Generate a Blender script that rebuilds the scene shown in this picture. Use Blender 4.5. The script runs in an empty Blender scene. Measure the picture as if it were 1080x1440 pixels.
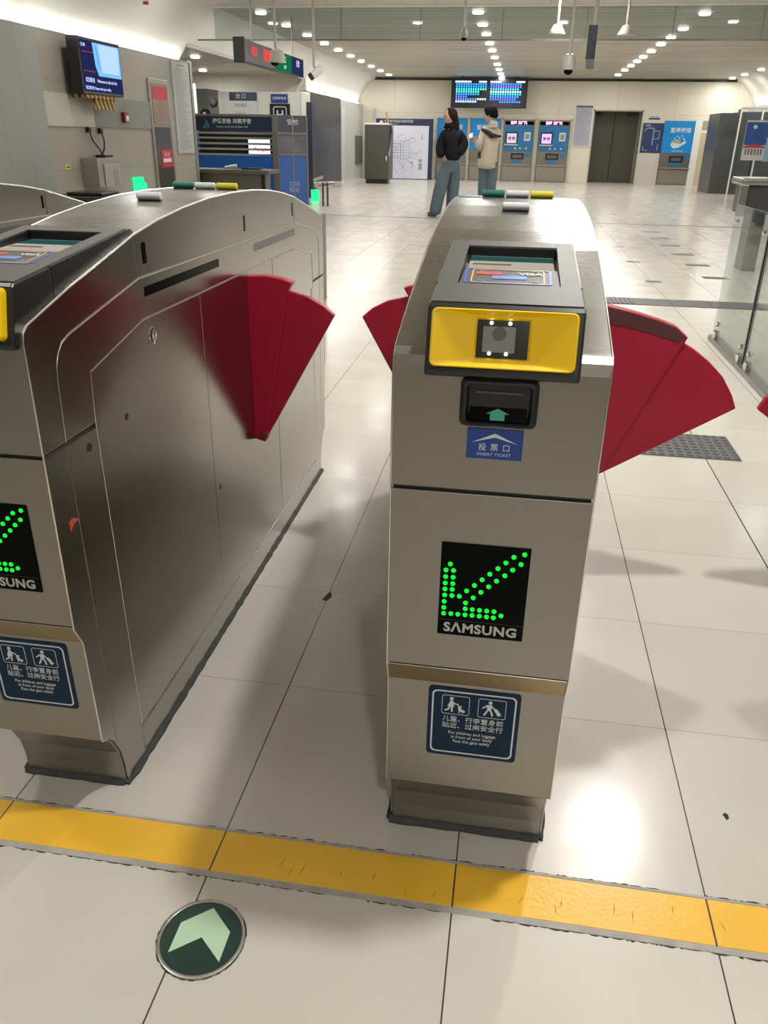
import bpy, bmesh, math, random
from mathutils import Vector, Matrix
random.seed(7)
COL = bpy.context.scene.collection
SC = bpy.context.scene
PI = math.pi

# ------------------------------------------------------------------ materials
MATS = {}
def new_mat(name):
    m = bpy.data.materials.new(name); m.use_nodes = True
    nt = m.node_tree; nt.nodes.clear()
    out = nt.nodes.new('ShaderNodeOutputMaterial')
    return m, nt, out
def pbr(name, col, rough=.5, metal=0., spec=.5, emit=None, estr=0., coat=0., var=0., vscale=8., bump=0., bscale=60., stretch=(1,1,1), rvar=0.):
    if name in MATS: return MATS[name]
    m, nt, out = new_mat(name)
    b = nt.nodes.new('ShaderNodeBsdfPrincipled'); nt.links.new(b.outputs[0], out.inputs[0])
    b.inputs['Base Color'].default_value = (*col, 1)
    b.inputs['Roughness'].default_value = rough
    b.inputs['Metallic'].default_value = metal
    b.inputs['Specular IOR Level'].default_value = spec
    b.inputs['Coat Weight'].default_value = coat
    if emit:
        b.inputs['Emission Color'].default_value = (*emit, 1); b.inputs['Emission Strength'].default_value = estr
    if var or bump or rvar:
        g = nt.nodes.new('ShaderNodeNewGeometry')
        mp = nt.nodes.new('ShaderNodeMapping'); mp.inputs['Scale'].default_value = stretch
        nt.links.new(g.outputs['Position'], mp.inputs['Vector'])
    if var:
        n = nt.nodes.new('ShaderNodeTexNoise'); n.inputs['Scale'].default_value = vscale; n.inputs['Detail'].default_value = 5
        nt.links.new(mp.outputs[0], n.inputs['Vector'])
        mx = nt.nodes.new('ShaderNodeMix'); mx.data_type = 'RGBA'
        nt.links.new(n.outputs['Fac'], mx.inputs[0])
        mx.inputs[6].default_value = tuple(c*(1-var) for c in col) + (1,)
        mx.inputs[7].default_value = tuple(min(1, c*(1+var)) for c in col) + (1,)
        nt.links.new(mx.outputs[2], b.inputs['Base Color'])
    if rvar:
        n = nt.nodes.new('ShaderNodeTexNoise'); n.inputs['Scale'].default_value = vscale; n.inputs['Detail'].default_value = 4
        nt.links.new(mp.outputs[0], n.inputs['Vector'])
        mr = nt.nodes.new('ShaderNodeMapRange'); mr.inputs[3].default_value = max(.02, rough-rvar); mr.inputs[4].default_value = rough+rvar
        nt.links.new(n.outputs['Fac'], mr.inputs[0]); nt.links.new(mr.outputs[0], b.inputs['Roughness'])
    if bump:
        n = nt.nodes.new('ShaderNodeTexNoise'); n.inputs['Scale'].default_value = bscale; n.inputs['Detail'].default_value = 3
        nt.links.new(mp.outputs[0], n.inputs['Vector'])
        bp = nt.nodes.new('ShaderNodeBump'); bp.inputs['Strength'].default_value = bump; bp.inputs['Distance'].default_value = .002
        nt.links.new(n.outputs['Fac'], bp.inputs['Height']); nt.links.new(bp.outputs[0], b.inputs['Normal'])
    MATS[name] = m
    return m
def emis(name, col, s):
    if name in MATS: return MATS[name]
    m, nt, out = new_mat(name)
    e = nt.nodes.new('ShaderNodeEmission'); e.inputs[0].default_value = (*col, 1); e.inputs[1].default_value = s
    nt.links.new(e.outputs[0], out.inputs[0]); MATS[name] = m
    return m
def thin_glass(name, tint, refl_rough=0.02, ior=1.45, haze=0.0):
    if name in MATS: return MATS[name]
    m, nt, out = new_mat(name)
    t = nt.nodes.new('ShaderNodeBsdfTransparent'); t.inputs[0].default_value = (*tint, 1)
    g = nt.nodes.new('ShaderNodeBsdfGlossy'); g.inputs['Roughness'].default_value = refl_rough
    lw = nt.nodes.new('ShaderNodeLayerWeight'); lw.inputs['Blend'].default_value = .5
    pw = nt.nodes.new('ShaderNodeMath'); pw.operation = 'POWER'; pw.inputs[1].default_value = 5; nt.links.new(lw.outputs['Facing'], pw.inputs[0])
    f = nt.nodes.new('ShaderNodeMath'); f.operation = 'MULTIPLY_ADD'; f.inputs[1].default_value = .7; f.inputs[2].default_value = .035; nt.links.new(pw.outputs[0], f.inputs[0])
    mx = nt.nodes.new('ShaderNodeMixShader')
    nt.links.new(f.outputs[0], mx.inputs[0]); nt.links.new(t.outputs[0], mx.inputs[1]); nt.links.new(g.outputs[0], mx.inputs[2])
    last = mx
    if haze:
        d = nt.nodes.new('ShaderNodeBsdfDiffuse'); d.inputs[0].default_value = (.6, .62, .6, 1)
        m2 = nt.nodes.new('ShaderNodeMixShader'); m2.inputs[0].default_value = haze
        nt.links.new(mx.outputs[0], m2.inputs[1]); nt.links.new(d.outputs[0], m2.inputs[2]); last = m2
    nt.links.new(last.outputs[0], out.inputs[0]); MATS[name] = m
    return m

TX0, TW, TY0, TL = -0.45525, 0.43846, 1.50485, 0.44641     # tile grid: column line, tile width, row line, tile length
def M(nt, op, a, b=None, c=None):
    n = nt.nodes.new('ShaderNodeMath'); n.operation = op
    for k, v in enumerate((a, b, c)):
        if v is None: continue
        if isinstance(v, (int, float)): n.inputs[k].default_value = v
        else: nt.links.new(v, n.inputs[k])
    return n.outputs[0]
def grid_line(nt, v, off, per, half):
    f = M(nt, 'FRACT', M(nt, 'DIVIDE', M(nt, 'SUBTRACT', v, off), per))
    d = M(nt, 'MULTIPLY', M(nt, 'MINIMUM', f, M(nt, 'SUBTRACT', 1.0, f)), per)
    return M(nt, 'LESS_THAN', d, half)
def mixc(nt, fac, a, b):
    mx = nt.nodes.new('ShaderNodeMix'); mx.data_type = 'RGBA'
    if isinstance(fac, (int, float)): mx.inputs[0].default_value = fac
    else: nt.links.new(fac, mx.inputs[0])
    for k, v in ((6, a), (7, b)):
        if isinstance(v, tuple): mx.inputs[k].default_value = (*v, 1)
        else: nt.links.new(v, mx.inputs[k])
    return mx.outputs[2]
def noise(nt, vec, scale, detail=4, rough=.5):
    n = nt.nodes.new('ShaderNodeTexNoise'); n.inputs['Scale'].default_value = scale; n.inputs['Detail'].default_value = detail
    n.inputs['Roughness'].default_value = rough
    nt.links.new(vec, n.inputs['Vector']); return n.outputs['Fac']
def mrange(nt, v, a, b, c, d):
    r = nt.nodes.new('ShaderNodeMapRange'); nt.links.new(v, r.inputs[0])
    for k, x in zip((1, 2, 3, 4), (a, b, c, d)): r.inputs[k].default_value = x
    return r.outputs[0]
def floor_mat():
    m, nt, out = new_mat('polished_floor_tile')
    b = nt.nodes.new('ShaderNodeBsdfPrincipled'); nt.links.new(b.outputs[0], out.inputs[0])
    g = nt.nodes.new('ShaderNodeNewGeometry'); P = g.outputs['Position']
    s = nt.nodes.new('ShaderNodeSeparateXYZ'); nt.links.new(P, s.inputs[0]); X, Y = s.outputs[0], s.outputs[1]
    lx = grid_line(nt, X, TX0, TW, .0014); ly = grid_line(nt, Y, TY0, TL, .0010)
    # no cross joints drawn between the strip and the first row before it
    fx = M(nt, 'FLOOR', M(nt, 'DIVIDE', M(nt, 'SUBTRACT', X, TX0), TW)); fy = M(nt, 'FLOOR', M(nt, 'DIVIDE', M(nt, 'SUBTRACT', Y, TY0), TL))
    cv = nt.nodes.new('ShaderNodeCombineXYZ'); nt.links.new(fx, cv.inputs[0]); nt.links.new(fy, cv.inputs[1])
    wn = nt.nodes.new('ShaderNodeTexWhiteNoise'); wn.noise_dimensions = '3D'; nt.links.new(cv.outputs[0], wn.inputs['Vector'])
    base = mixc(nt, wn.outputs['Value'], (.59, .56, .50), (.64, .61, .545))
    cl = mrange(nt, noise(nt, P, 3.5, 6, .6), .3, .7, 0, 1)
    base = mixc(nt, M(nt, 'MULTIPLY', cl, .35), base, (.55, .51, .45))
    # small scuffs and specks of dirt
    mp = nt.nodes.new('ShaderNodeMapping'); mp.inputs['Scale'].default_value = (1, 1, 1); nt.links.new(P, mp.inputs[0])
    sc = M(nt, 'MULTIPLY', M(nt, 'GREATER_THAN', noise(nt, mp.outputs[0], 28, 7, .75), .70), M(nt, 'GREATER_THAN', noise(nt, P, 2.2, 2), .52))
    base = mixc(nt, M(nt, 'MULTIPLY', sc, .35), base, (.16, .14, .12))
    base = mixc(nt, M(nt, 'MULTIPLY', ly, .55), base, (.10, .09, .07))
    base = mixc(nt, M(nt, 'MULTIPLY', lx, .95), base, (.035, .03, .022))
    nt.links.new(base, b.inputs['Base Color'])
    r = mrange(nt, noise(nt, P, 5, 4), .3, .7, .17, .27)
    nt.links.new(r, b.inputs['Roughness'])
    b.inputs['Specular IOR Level'].default_value = .5
    bp = nt.nodes.new('ShaderNodeBump'); bp.inputs['Strength'].default_value = .12; bp.inputs['Distance'].default_value = .0006
    nt.links.new(noise(nt, P, 260, 2), bp.inputs['Height']); nt.links.new(bp.outputs[0], b.inputs['Normal'])
    return m
def panel_mat(name, col, ax, pw, pz, offx=0., offz=0., rough=.5, line=(.2, .19, .16), half=.004, var=.04, lw=.6):
    """cladding with joints; ax = world axis index running along the wall"""
    if name in MATS: return MATS[name]
    m, nt, out = new_mat(name)
    b = nt.nodes.new('ShaderNodeBsdfPrincipled'); nt.links.new(b.outputs[0], out.inputs[0])
    g = nt.nodes.new('ShaderNodeNewGeometry'); P = g.outputs['Position']
    s = nt.nodes.new('ShaderNodeSeparateXYZ'); nt.links.new(P, s.inputs[0])
    l1 = grid_line(nt, s.outputs[ax], offx, pw, half); l2 = grid_line(nt, s.outputs[2], offz, pz, half)
    base = mixc(nt, noise(nt, P, 1.7, 4), tuple(c*(1-var) for c in col), tuple(min(1, c*(1+var)) for c in col))
    base = mixc(nt, M(nt, 'MULTIPLY', M(nt, 'MAXIMUM', l1, l2), lw), base, line)
    nt.links.new(base, b.inputs['Base Color']); b.inputs['Roughness'].default_value = rough
    MATS[name] = m
    return m
def ceiling_mat():
    m, nt, out = new_mat('slatted_metal_ceiling')
    b = nt.nodes.new('ShaderNodeBsdfPrincipled'); nt.links.new(b.outputs[0], out.inputs[0])
    g = nt.nodes.new('ShaderNodeNewGeometry'); P = g.outputs['Position']
    s = nt.nodes.new('ShaderNodeSeparateXYZ'); nt.links.new(P, s.inputs[0])
    mp = nt.nodes.new('ShaderNodeMapping'); mp.inputs['Scale'].default_value = (.12, 2.6, 1); nt.links.new(P, mp.inputs[0])
    n1 = mrange(nt, noise(nt, mp.outputs[0], 1.6, 4, .6), .35, .65, 0, 1)
    base = mixc(nt, n1, (.36, .33, .265), (.52, .485, .40))
    l = grid_line(nt, s.outputs[1], .07, .30, .018)
    base = mixc(nt, M(nt, 'MULTIPLY', l, .45), base, (.26, .23, .18))
    nt.links.new(base, b.inputs['Base Color']); b.inputs['Roughness'].default_value = .45
    return m
def steel_mat(name, col, rough, stretch, rv=.06, bump=.0):
    """brushed stainless steel: fine streaks along one direction"""
    if name in MATS: return MATS[name]
    m, nt, out = new_mat(name)
    b = nt.nodes.new('ShaderNodeBsdfPrincipled'); nt.links.new(b.outputs[0], out.inputs[0])
    g = nt.nodes.new('ShaderNodeNewGeometry'); P = g.outputs['Position']
    mp = nt.nodes.new('ShaderNodeMapping'); mp.inputs['Scale'].default_value = stretch; nt.links.new(P, mp.inputs[0])
    n = noise(nt, mp.outputs[0], 14, 5, .6)
    base = mixc(nt, mrange(nt, n, .3, .7, 0, 1), tuple(c*.975 for c in col), tuple(min(1, c*1.025) for c in col))
    nt.links.new(base, b.inputs['Base Color']); b.inputs['Metallic'].default_value = 1
    c2 = noise(nt, P, 2.5, 3)
    nt.links.new(M(nt, 'ADD', mrange(nt, n, .3, .7, rough-rv, rough+rv), mrange(nt, c2, .3, .7, -.03, .03)), b.inputs['Roughness'])
    MATS[name] = m
    return m
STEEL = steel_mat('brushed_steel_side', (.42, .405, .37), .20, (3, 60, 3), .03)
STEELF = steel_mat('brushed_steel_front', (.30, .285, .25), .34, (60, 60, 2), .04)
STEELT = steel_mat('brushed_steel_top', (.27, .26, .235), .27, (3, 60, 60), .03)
STEELD = pbr('steel_core', (.10, .10, .09), .5, 1)
CHROME = pbr('chrome', (.75, .74, .72), .08, 1)
BLACKP = pbr('black_plastic', (.012, .012, .013), .32, 0, .5, bump=.05, bscale=900)
BLACKM = pbr('dark_plastic_top', (.06, .06, .056), .42, 0, .5, bump=.12, bscale=1200)
BLACKG = pbr('black_gloss', (.002, .003, .003), .14, 0, .05)
YELLOW = pbr('yellow_plastic', (.86, .55, .004), .38, 0, .4)
REDF = pbr('red_flap', (.40, .004, .030), .36, 0, .45, var=.12, vscale=6)
REDT = pbr('red_flap_edge', (.46, .02, .05), .40, 0, .45)
FOAM = pbr('dark_foam_edge', (.10, .03, .035), .8)
SEAL = pbr('dirty_sealant', (.05, .05, .048), .75, bump=.8, bscale=70, var=.5, vscale=40)
WHITE = pbr('white_paint', (.78, .77, .73), .5)
SIGNW = pbr('sign_white', (.62, .66, .68), .5)
NAVY = pbr('sign_navy', (.008, .026, .058), .35, 0, .12)
NAVYD = pbr('board_navy', (.02, .028, .07), .4)
BLUE = pbr('label_blue', (.008, .05, .26), .35)
MBLUE = pbr('machine_blue', (.01, .17, .42), .35)
GREY = pbr('mid_grey', (.28, .28, .27), .5)
DGREY = pbr('dark_grey', (.05, .052, .055), .35)
INK = pbr('ink', (.10, .10, .12), .6)
GREEN = pbr('green_plastic', (.006, .15, .11), .4)
LEDG = emis('led_green', (.006, 1, .035), 1.7)
LEDW = emis('led_white', (1, 1, .98), 8)
LAMPE = emis('downlight_glow', (1, .97, .90), 14)

# ------------------------------------------------------------------ mesh helpers
class MB:
    def __init__(s): s.v = []; s.f = []; s.smooth = []
    def add(s, vs, fs, smooth=False):
        o = len(s.v); s.v += [tuple(v) for v in vs]
        for f in fs: s.f.append(tuple(i+o for i in f)); s.smooth.append(smooth)
        return s
    def box(s, x0, x1, y0, y1, z0, z1):
        return s.add([(x0,y0,z0),(x1,y0,z0),(x1,y1,z0),(x0,y1,z0),(x0,y0,z1),(x1,y0,z1),(x1,y1,z1),(x0,y1,z1)],
                     [(0,3,2,1),(4,5,6,7),(0,1,5,4),(1,2,6,5),(2,3,7,6),(3,0,4,7)])
    def prism(s, poly, ax, a, b):
        def pt(p, t):
            return (t, p[0], p[1]) if ax == 'X' else ((p[0], t, p[1]) if ax == 'Y' else (p[0], p[1], t))
        n = len(poly)
        return s.add([pt(p, a) for p in poly] + [pt(p, b) for p in poly],
                     [tuple(range(n)), tuple(range(2*n-1, n-1, -1))] + [(i, i+n, (i+1) % n+n, (i+1) % n) for i in range(n)])
    def loft(s, rings, cap0=True, cap1=True, smooth=False, closed=True):
        n = len(rings[0]); vs = [p for r in rings for p in r]; fs = []
        for k in range(len(rings)-1):
            for i in range(n if closed else n-1):
                j = (i+1) % n
                fs.append((k*n+i, k*n+j, (k+1)*n+j, (k+1)*n+i))
        s.add(vs, fs, smooth)
        if cap0: s.add(rings[0], [tuple(range(n-1, -1, -1))])
        if cap1: s.add(rings[-1], [tuple(range(n))])
        return s
    def tube(s, pts, r, seg=10, smooth=True, caps=True):
        pts = [Vector(p) for p in pts]; rings = []; up = None
        for i, p in enumerate(pts):
            d = (pts[min(i+1, len(pts)-1)] - pts[max(i-1, 0)]).normalized()
            if up is None: up = Vector((0, 0, 1)) if abs(d.z) < .9 else Vector((1, 0, 0))
            a = d.cross(up).normalized(); bb = a.cross(d).normalized(); up = bb
            rr = r[i] if isinstance(r, (list, tuple)) else r
            rings.append([p + (a*math.cos(t)+bb*math.sin(t))*rr for t in [2*PI*k/seg for k in range(seg)]])
        return s.loft(rings, caps, caps, smooth)
    def lathe(s, prof, c, seg=24, axis='Z', smooth=True):
        rings = []
        for r, h in prof:
            ring = []
            for k in range(seg):
                t = 2*PI*k/seg; x, y = r*math.cos(t), r*math.sin(t)
                ring.append((c[0]+x, c[1]+y, c[2]+h) if axis == 'Z' else ((c[0]+x, c[1]+h, c[2]+y) if axis == 'Y' else (c[0]+h, c[1]+x, c[2]+y)))
            rings.append(ring)
        return s.loft(rings, True, True, smooth)
    def ball(s, c, r, seg=16, sc=(1,1,1)):
        n = max(6, seg//2)
        rings = []
        for i in range(1, n):
            t = PI*i/n
            rings.append([(c[0]+r*sc[0]*math.sin(t)*math.cos(2*PI*k/seg), c[1]+r*sc[1]*math.sin(t)*math.sin(2*PI*k/seg), c[2]-r*sc[2]*math.cos(t)) for k in range(seg)])
        return s.loft(rings, True, True, True)
def org(p):
    v = Vector((0, 0, 0))
    while p is not None: v += p.location; p = p.parent
    return v
def tag(o, label=None, cat=None, group=None, kind=None):
    if label: o['label'] = label
    if cat: o['category'] = cat
    if group: o['group'] = group
    if kind: o['kind'] = kind
    return o
def empty(name, loc, label, cat, group=None):
    o = bpy.data.objects.new(name, None); COL.objects.link(o); o.location = loc; o.empty_display_size = .1
    return tag(o, label, cat, group)
def build(mb, name, mat, parent=None, bevel=0., label=None, seg=2, origin=None, auto=False):
    me = bpy.data.meshes.new(name)
    base = org(parent) if parent is not None else Vector(origin if origin else (0, 0, 0))
    me.from_pydata([tuple(Vector(v)-base) for v in mb.v], [], mb.f)
    bm = bmesh.new(); bm.from_mesh(me)
    bmesh.ops.remove_doubles(bm, verts=bm.verts, dist=1e-5)
    bmesh.ops.recalc_face_normals(bm, faces=bm.faces)
    bm.to_mesh(me); bm.free()
    if any(mb.smooth):
        for p in me.polygons: p.use_smooth = True
        try: me.set_sharp_from_angle(angle=math.radians(38))
        except Exception: pass
    me.materials.append(mat)
    o = bpy.data.objects.new(name, me); COL.objects.link(o)
    if parent is not None: o.parent = parent
    else: o.location = base
    if bevel:
        b = o.modifiers.new('bevel', 'BEVEL'); b.width = bevel; b.segments = seg; b.limit_method = 'ANGLE'; b.angle_limit = math.radians(40)
    if label: o['label'] = label
    return o
def struct(mb, name, mat, bevel=0.):
    o = build(mb, name, mat, None, bevel); o['kind'] = 'structure'; return o
def boxo(name, mat, x0, x1, y0, y1, z0, z1, parent=None, bevel=0., label=None):
    return build(MB().box(x0, x1, y0, y1, z0, z1), name, mat, parent, bevel, label,
                 origin=((x0+x1)/2, (y0+y1)/2, z0))

class Surf:
    """a flat face: origin, u (right), v (up), n (outward)"""
    def __init__(s, o, u, v):
        s.o = Vector(o); s.u = Vector(u).normalized(); s.v = Vector(v).normalized(); s.n = s.u.cross(s.v).normalized()
    def p(s, a, b, d=0): return s.o + s.u*a + s.v*b + s.n*d
    def plate(s, poly, d0, d1, mb=None):
        mb = mb or MB(); n = len(poly)
        return mb.add([s.p(a, b, d0) for a, b in poly] + [s.p(a, b, d1) for a, b in poly],
                      [tuple(range(n)), tuple(range(2*n-1, n-1, -1))] + [(i, i+n, (i+1) % n+n, (i+1) % n) for i in range(n)])
    def rect(s, a0, a1, b0, b1, d0, d1, mb=None): return s.plate([(a0,b0),(a1,b0),(a1,b1),(a0,b1)], d0, d1, mb)
    def ring(s, poly, d): return [s.p(a, b, d) for a, b in poly]
    def frame(s, outer, inner, d0, d1, mb=None):
        mb = mb or MB(); n = len(outer)
        mb.add([s.p(a,b,d0) for a,b in outer]+[s.p(a,b,d1) for a,b in outer]+[s.p(a,b,d1) for a,b in inner]+[s.p(a,b,d0) for a,b in inner],
               [(i+k*n, (i+1)%n+k*n, (i+1)%n+((k+1)%4)*n, i+((k+1)%4)*n) for k in range(4) for i in range(n)])
        return mb
    def dots(s, pts, r, d0, d1, mb=None, seg=8):
        mb = mb or MB()
        for a, b in pts: s.plate([(a+r*math.cos(2*PI*k/seg), b+r*math.sin(2*PI*k/seg)) for k in range(seg)], d0, d1, mb)
        return mb
    def stroke(s, pts, w, d0, d1, mb=None):
        mb = mb or MB()
        for (a0, b0), (a1, b1) in zip(pts, pts[1:]):
            dx, dy = a1-a0, b1-b0; L = math.hypot(dx, dy) or 1; nx, ny = -dy/L*w/2, dx/L*w/2
            s.plate([(a0-nx, b0-ny), (a1-nx, b1-ny), (a1+nx, b1+ny), (a0+nx, b0+ny)], d0, d1, mb)
        return mb
def rrect(a0, a1, b0, b1, r, k=5):
    P = []
    for cx, cy, t0 in ((a1-r, b0+r, -PI/2), (a1-r, b1-r, 0), (a0+r, b1-r, PI/2), (a0+r, b0+r, PI)):
        for i in range(k+1):
            t = t0+PI/2*i/k; P.append((cx+r*math.cos(t), cy+r*math.sin(t)))
    return P
def text(surf, body, a, b, size, mat, parent, d=.0006, align='CENTER', sx=1., bold=0., name='lettering', spacing=1., thick=.0002, label=None):
    cu = bpy.data.curves.new('txt', 'FONT'); cu.body = body; cu.size = size; cu.align_x = align; cu.align_y = 'CENTER'
    cu.extrude = thick; cu.resolution_u = 3; cu.space_character = spacing
    if bold: cu.offset = bold
    t = bpy.data.objects.new('txt', cu); COL.objects.link(t)
    dg = bpy.context.evaluated_depsgraph_get()
    me = bpy.data.meshes.new_from_object(t.evaluated_get(dg))
    bpy.data.objects.remove(t); bpy.data.curves.remove(cu)
    base = org(parent)
    for v in me.vertices:
        q = surf.p(a+v.co.x*sx, b+v.co.y, d+v.co.z); v.co = q-base
    me.materials.clear(); me.materials.append(mat)
    o = bpy.data.objects.new(name, me); COL.objects.link(o); o.parent = parent
    if label: o['label'] = label
    return o
def shrink(poly, d):
    """inset a simple polygon by d (mitred)"""
    n = len(poly); A = sum(poly[i][0]*poly[(i+1)%n][1]-poly[(i+1)%n][0]*poly[i][1] for i in range(n))
    sg = 1 if A > 0 else -1; out = []
    for i in range(n):
        p0, p1, p2 = Vector(poly[i-1]), Vector(poly[i]), Vector(poly[(i+1) % n])
        e1 = (p1-p0).normalized(); e2 = (p2-p1).normalized()
        n1 = Vector((-e1.y, e1.x))*sg; n2 = Vector((-e2.y, e2.x))*sg
        m = n1+n2; k = m.length_squared
        out.append(tuple(p1 + (m*(2*d/k) if k > .3 else n1*d)))
    return out

# ------------------------------------------------------------------ the setting
CEIL = 2.97; BACKY = 28.5; LX = -5.3; RX = 6.62
# floor slab, with the yellow strip set into it
FL = floor_mat()
struct(MB().box(-12, 9, -6, 30.5, -.06, 0), 'floor', FL)
CEILM = ceiling_mat()
struct(MB().box(-4.84, 6.12, 13.66, 28.5, CEIL, CEIL+.06), 'ceiling', CEILM)
NEARC = panel_mat('near_ceiling_panels', (.66, .63, .55), 0, 1.6, 5, .2, 0, .6)
struct(MB().box(-4.84, 6.12, -6, 13.50, CEIL, CEIL+.06), 'ceiling_near', NEARC)
struct(MB().box(-4.84, 6.12, 13.50, 13.66, CEIL-.012, CEIL+.06), 'trim_1', WHITE)
# curved white vault panels on both sides
VM = panel_mat('white_vault_panel', (.72, .71, .66), 1, 2.1, 9, 1.0, .5, .45, line=(.45, .44, .4), half=.003, lw=.4)
def vault(name, pts, y0, y1):
    mb = MB(); t = .03
    poly = pts + [(a+ (-.03 if pts[0][0] < 0 else .03), b+.02) for a, b in reversed(pts)]
    mb.prism(poly, 'Y', y0, y1)
    for i in range(len(mb.smooth)): mb.smooth[i] = True
    return struct(mb, name, VM)
VL = [(-5.56, 2.10), (-5.46, 2.27), (-5.33, 2.47), (-5.18, 2.67), (-5.02, 2.83), (-4.84, 2.97)]
VR = [(6.88, 2.10), (6.78, 2.27), (6.65, 2.47), (6.5, 2.67), (6.32, 2.83), (6.12, 2.97)]
vault('ceiling_vault_left', VL, -6, 13.62)
VL2 = [(-5.33, 2.47), (-5.18, 2.67), (-5.02, 2.83), (-4.84, 2.97)]
vault('ceiling_vault_over_passage', VL2, 13.62, 20.95)
vault('ceiling_vault_left_rear', VL, 20.95, 28.5)
vault('ceiling_vault_right', VR, -6, 28.5)
# left wall: clad in grey-beige panels
LW = panel_mat('left_wall_cladding', (.31, .29, .245), 1, 1.0, .47, 9.02, .33, .45, half=.005, lw=.5)
struct(MB().box(LX-.15, LX, -6, 13.60, 0, 2.23), 'wall_left', LW)
struct(MB().box(LX-.45, LX-.15, -6, 13.60, 0, 1.95), 'wall_left_core', GREY)
struct(MB().box(LX, LX+.02, 9.05, 10.26, 1.27, 1.615), 'trim_2', pbr('pale_band', (.44, .43, .38), .5))
struct(MB().box(LX, LX+.02, 10.27, 12.0, 1.27, 1.615), 'trim_3', pbr('grey_band', (.20, .20, .185), .5))
struct(MB().box(LX, LX+.10, 5.5, 9.02, 0, 2.20), 'wall_left_pillar', panel_mat('pillar_clad', (.27, .275, .265), 1, .42, 9, 8.62, .5, .45, half=.006))
struct(MB().box(LX-.02, LX+.02, 13.56, 13.64, 0, 2.25), 'trim_4', pbr('corner_trim', (.4, .39, .36), .3, .6))
# side passage behind the security booth
PW = panel_mat('passage_wall_clad', (.60, .58, .51), 0, 1.15, 1.35, -6.2, 1.24, .5)
struct(MB().box(-10.5, LX-.0, 21.0, 21.15, 0, 2.75), 'wall_passage_back', PW)
struct(MB().box(-10.6, -10.5, 13.6, 21.1, 0, 2.75), 'wall_passage_left', PW)
struct(MB().box(-10.5, LX-.45, 13.45, 13.60, 0, 2.75), 'wall_passage_front', PW)
struct(MB().box(-10.6, -5.36, 13.45, 21.15, 2.56, 2.62), 'ceiling_passage', CEILM)
struct(MB().box(-5.36, -5.31, 13.62, 20.95, 2.44, 2.60), 'trim_5', pbr('bulkhead', (.30, .29, .26), .5))
# left wall beyond the passage
DP = pbr('dark_panel_wall', (.030, .032, .035), .35, 0, .4, var=.15, vscale=.8)
struct(MB().box(LX-.12, LX, 21.0, 25.05, 0, 2.21), 'wall_left_dark', DP)
struct(MB().box(LX-.12, LX+.02, 25.05, 25.55, 0, 2.0), 'door_2', pbr('white_door', (.60, .60, .58), .35))
struct(MB().box(LX-.12, LX, 25.05, 28.5, 0, 2.19), 'wall_left_white', panel_mat('white_side_clad', (.52, .52, .49), 1, 1.5, 3, 25.6, -1, .4))
struct(MB().box(LX, LX+.03, 27.2, 28.3, .42, 1.27), 'trim_6', pbr('brown_hatch', (.13, .11, .095), .5))
struct(MB().box(RX, RX+.12, -6, 28.5, 0, 2.23), 'wall_right', panel_mat('white_side_clad2', (.50, .49, .45), 1, 1.5, 3, .6, -1, .4))
struct(MB().box(-10.6, RX+.3, -6.15, -6, 0, 3.0), 'wall_front', panel_mat('wall_behind', (.26, .25, .22), 0, 1.5, 1, 0, 0, .6))
# back wall with a recessed double door
BW = panel_mat('back_wall_clad', (.76, .72, .61), 0, 1.75, 1.98, 1.0, 1.98, .4, half=.006, lw=.35)
wb = MB()
wb.box(LX-.2, 2.09, BACKY, BACKY+.2, 0, CEIL); wb.box(3.53, RX+.3, BACKY, BACKY+.2, 0, CEIL); wb.box(2.09, 3.53, BACKY, BACKY+.2, 2.08, CEIL)
struct(wb, 'wall_back', BW)
jm = MB(); jm.box(2.05, 2.09, BACKY-.01, BACKY+.85, 0, 2.12); jm.box(3.53, 3.57, BACKY-.01, BACKY+.85, 0, 2.12); jm.box(2.05, 3.57, BACKY-.01, BACKY+.85, 2.08, 2.12)
struct(jm, 'trim_7', pbr('door_frame', (.50, .48, .41), .4))
OL = pbr('olive_door', (.085, .08, .06), .45)
dm = MB(); dm.box(2.09, 2.785, BACKY+.78, BACKY+.84, 0, 2.08); dm.box(2.80, 3.53, BACKY+.78, BACKY+.84, 0, 2.08)
d1 = struct(dm, 'door_1', OL, .01)
hd = MB(); hd.box(2.70, 2.74, BACKY+.74, BACKY+.78, .95, 1.15); hd.box(2.84, 2.88, BACKY+.74, BACKY+.78, .95, 1.15)
build(hd, 'door_handle', STEELD, d1)
cl = MB(); cl.box(2.15, 2.4, BACKY+.72, BACKY+.78, 1.97, 2.03); cl.box(3.15, 3.4, BACKY+.72, BACKY+.78, 1.97, 2.03)
build(cl, 'door_closer', BLACKP, d1)
struct(MB().box(-4.9, 6.15, BACKY-.06, BACKY, CEIL-.075, CEIL-.02), 'trim_8', BLACKP)
CREAM = pbr('cream_door', (.58, .50, .33), .45)
d3 = struct(MB().box(5.36, 6.1, BACKY-.02, BACKY, 0, 1.50), 'door_3', CREAM)
struct(MB().box(5.36, 6.1, BACKY-.02, BACKY, 1.58, 1.84), 'window_1', pbr('dull_pane', (.33, .34, .28), .2))
struct(MB().box(5.25, 5.36, BACKY-.05, BACKY, 0, 1.90), 'trim_9', WHITE)
struct(MB().box(5.36, 6.1, BACKY-.03, BACKY, 1.50, 1.58), 'trim_10', WHITE)
# expansion joint, floor channel
struct(MB().box(.8582, .8622, 1.07, 14.0, 0, .0008), 'trim_11', pbr('joint_black', (.02, .018, .014), .6))
struct(MB().box(-5.2, 6.6, 14.12, 14.20, 0, .002), 'trim_12', pbr('channel', (.09, .09, .085), .4, .7))

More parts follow.
